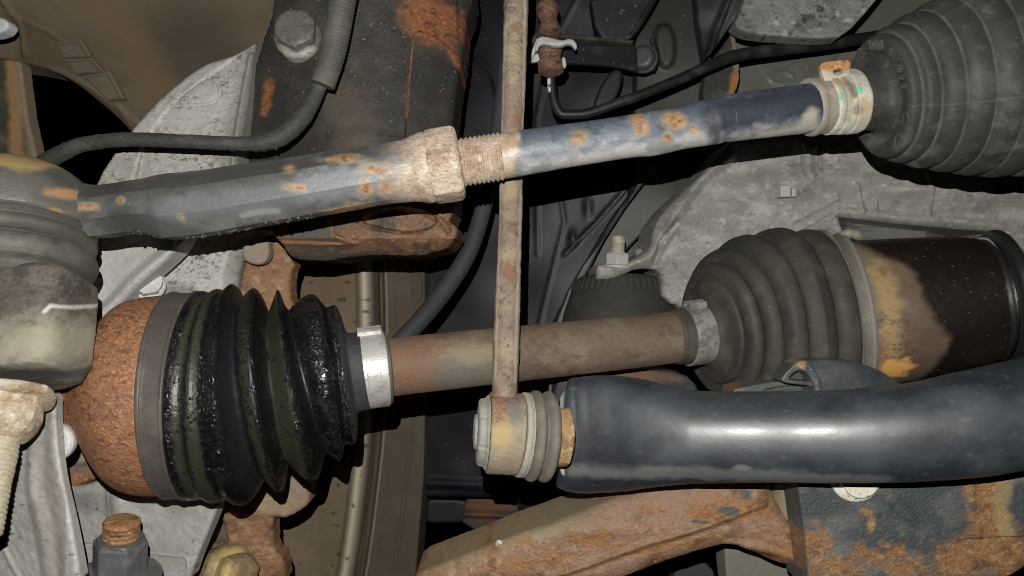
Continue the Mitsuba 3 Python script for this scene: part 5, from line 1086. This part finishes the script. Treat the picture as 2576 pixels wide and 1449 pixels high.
def eye_col(V):
    c = dusty((0.10, 0.097, 0.086), (0.17, 0.165, 0.148), 80, 0.8, 403, grain=0.22, flecks=0.3)(V)
    c = grime(V, c, (0.06, 0.058, 0.052), 90, 0.6, 404)
    m = streak(V, [(-20, 408), (40, 410), (110, 422)], 0.325, 22, 0.4, 3)
    c = mx(c, (0.42, 0.30, 0.13), m * 0.85)
    for x, y, rx, ry, s in ((115, 478, 22, 13, 4), (108, 527, 10, 7, 5)): c = mx(c, (0.40, 0.23, 0.12), spot(V, x, y, 0.31, rx, ry, 0.5, s) * 0.85)
    return c
V, Fc = lathe(bj, [(408, 8), (412, 50), (420, 90), (436, 128), (460, 160), (486, 184), (516, 195), (560, 197), (584, 193), (590, 120)], 340, 0.0007, True, 2, disp=nodisp(0.0002, 160, 5))
emit("tie_rod__ball_housing", V, Fc, "m_painted", eye_col, label="grey rounded ball housing with yellow rust at the left edge")
V, Fc = lathe(bj, [(578, 150), (579, 186), (582, 193, 's'), (594, 197, 's'), (597, 191), (600, 190), (612, 199), (624, 199), (634, 190), (639, 177), (642, 175, 's'), (646, 192), (654, 202, 's'), (670, 207), (686, 203), (698, 192, 's'), (706, 170), (712, 165), (730, 150), (736, 120)], 340, 0.0005, True, 1, disp=lambda V: nodisp(0.0003, 50, 6)(V) + nodisp(0.00006, 500, 7)(V))
emit("tie_rod__dust_boot", V, Fc, "m_rubber", lambda V: grime(V, dusty((0.082, 0.078, 0.066), (0.15, 0.142, 0.118), 70, 0.8, 405, grain=0.2, flecks=0.3)(V), (0.04, 0.038, 0.033), 60, 0.6, 406), label="dusty grey rubber dust boot")
def boss_col(V):
    c = dusty((0.098, 0.088, 0.073), (0.205, 0.186, 0.150), 110, 0.8, 407, grain=0.9)(V)
    c = grime(V, c, (0.045, 0.04, 0.034), 160, 0.7, 408)
    c = mx(c, (0.34, 0.315, 0.24), spot(V, 75, 870, 0.29, 125, 55, 0.5, 3, 0.7) * 0.85)  # painted highlight on the lower front face
    c = mx(c, (0.055, 0.054, 0.049), np.maximum(streak(V, [(226, 730), (224, 860), (205, 950)], 0.31, 22, 0.3, 5), streak(V, [(-30, 935), (80, 940), (180, 952), (215, 940)], .305, 16, .3, 6)) * 0.85)  # shade of the right facet and lower rim painted darker
    c = mx(c, (0.55, 0.54, 0.50), streak(V, [(92, 785), (100, 770), (120, 775), (155, 800), (180, 830), (205, 852)], 0.298, 5.0, 0.1, 7) * 0.9)
    return mx(c, (0.5, 0.49, 0.44), streak(V, [(190, 752), (205, 756), (213, 765)], 0.295, 3, 0.4, 9) * 0.6)
V, Fc = lathe(bj, [(706, 110), (707, 172), (712, 186), (724, 197, 's'), (770, 202), (900, 203), (930, 202, 's'), (950, 192), (964, 184, 's'), (968, 172), (970, 120)], 360, 0.0007, True, 1,
              mod=lambda s, th, r: 1.0 / ((np.abs(np.cos(th)) / 0.62) ** 5 + np.abs(np.sin(th)) ** 5) ** 0.2, disp=lambda V: nodisp(0.0003, 70, 8)(V) + nodisp(0.0002, 420, 9)(V))
emit("steering_knuckle__steering_arm", V, Fc, "m_rust_soft", boss_col, label="dark weathered boss of the steering arm with a white scratch")
ct = rusty((0.47, 0.39, 0.285), (0.33, 0.24, 0.155), (0.58, 0.53, 0.43), 110, 411)
def nut_col(V):
    c = ct(V)
    c = mx(c, (0.55, 0.52, 0.46), streak(V, [(-40, 960), (40, 955), (90, 968)], 0.29, 16, 0.5, 3) * 0.7)
    return mx(c, (0.42, 0.22, 0.13), spot(V, 105, 965, 0.295, 24, 10, 0.5, 5) * 0.8)
V, Fc = lathe(bj, [(992, 90), (993, 138), (998, 146), (1008, 147), (1016, 138), (1020, 120, 's'), (1062, 120, 's'), (1082, 112), (1104, 92), (1116, 70), (1118, 60)], 280, 0.0006, True, 1, mod=hexm(0.45, 0.6), disp=nodisp(0.0005, 160, 6))
emit("tie_rod__castle_nut", V, Fc, "m_rust_soft", nut_col, label="tan weathered castle nut at the left edge")
V, Fc = lathe(bj, [(1104, 66), (1150, 66), (1210, 60), (1345, 52), (1355, 40)], 200, 0.0003, True, 0, mod=lambda s, th, r: 1 + 0.09 * (np.abs(np.mod(s / 0.0019 + th / (2 * np.pi), 1) - 0.5) * 2 - 0.5), disp=nodisp(0.0003, 300, 7))
emit("tie_rod__ball_stud", V, Fc, "m_rust_soft", lambda V: mx(ct(V), (0.50, 0.47, 0.34), 0.6 * np.ones(len(V))), label="pale threaded ball stud")
V, Fc = tube([(1249, 1368, 0.402, 4), (1256, 1364, 0.40, 5), (1262, 1369, 0.399, 4)], 12, 0.0005, disp=nodisp(0.0006, 700, 3))
emit("paint_chip", V, Fc, "m_matte", (0.62, 0.61, 0.58), label="tiny white flake lying on the upper edge of the rusty arm", category="flake")
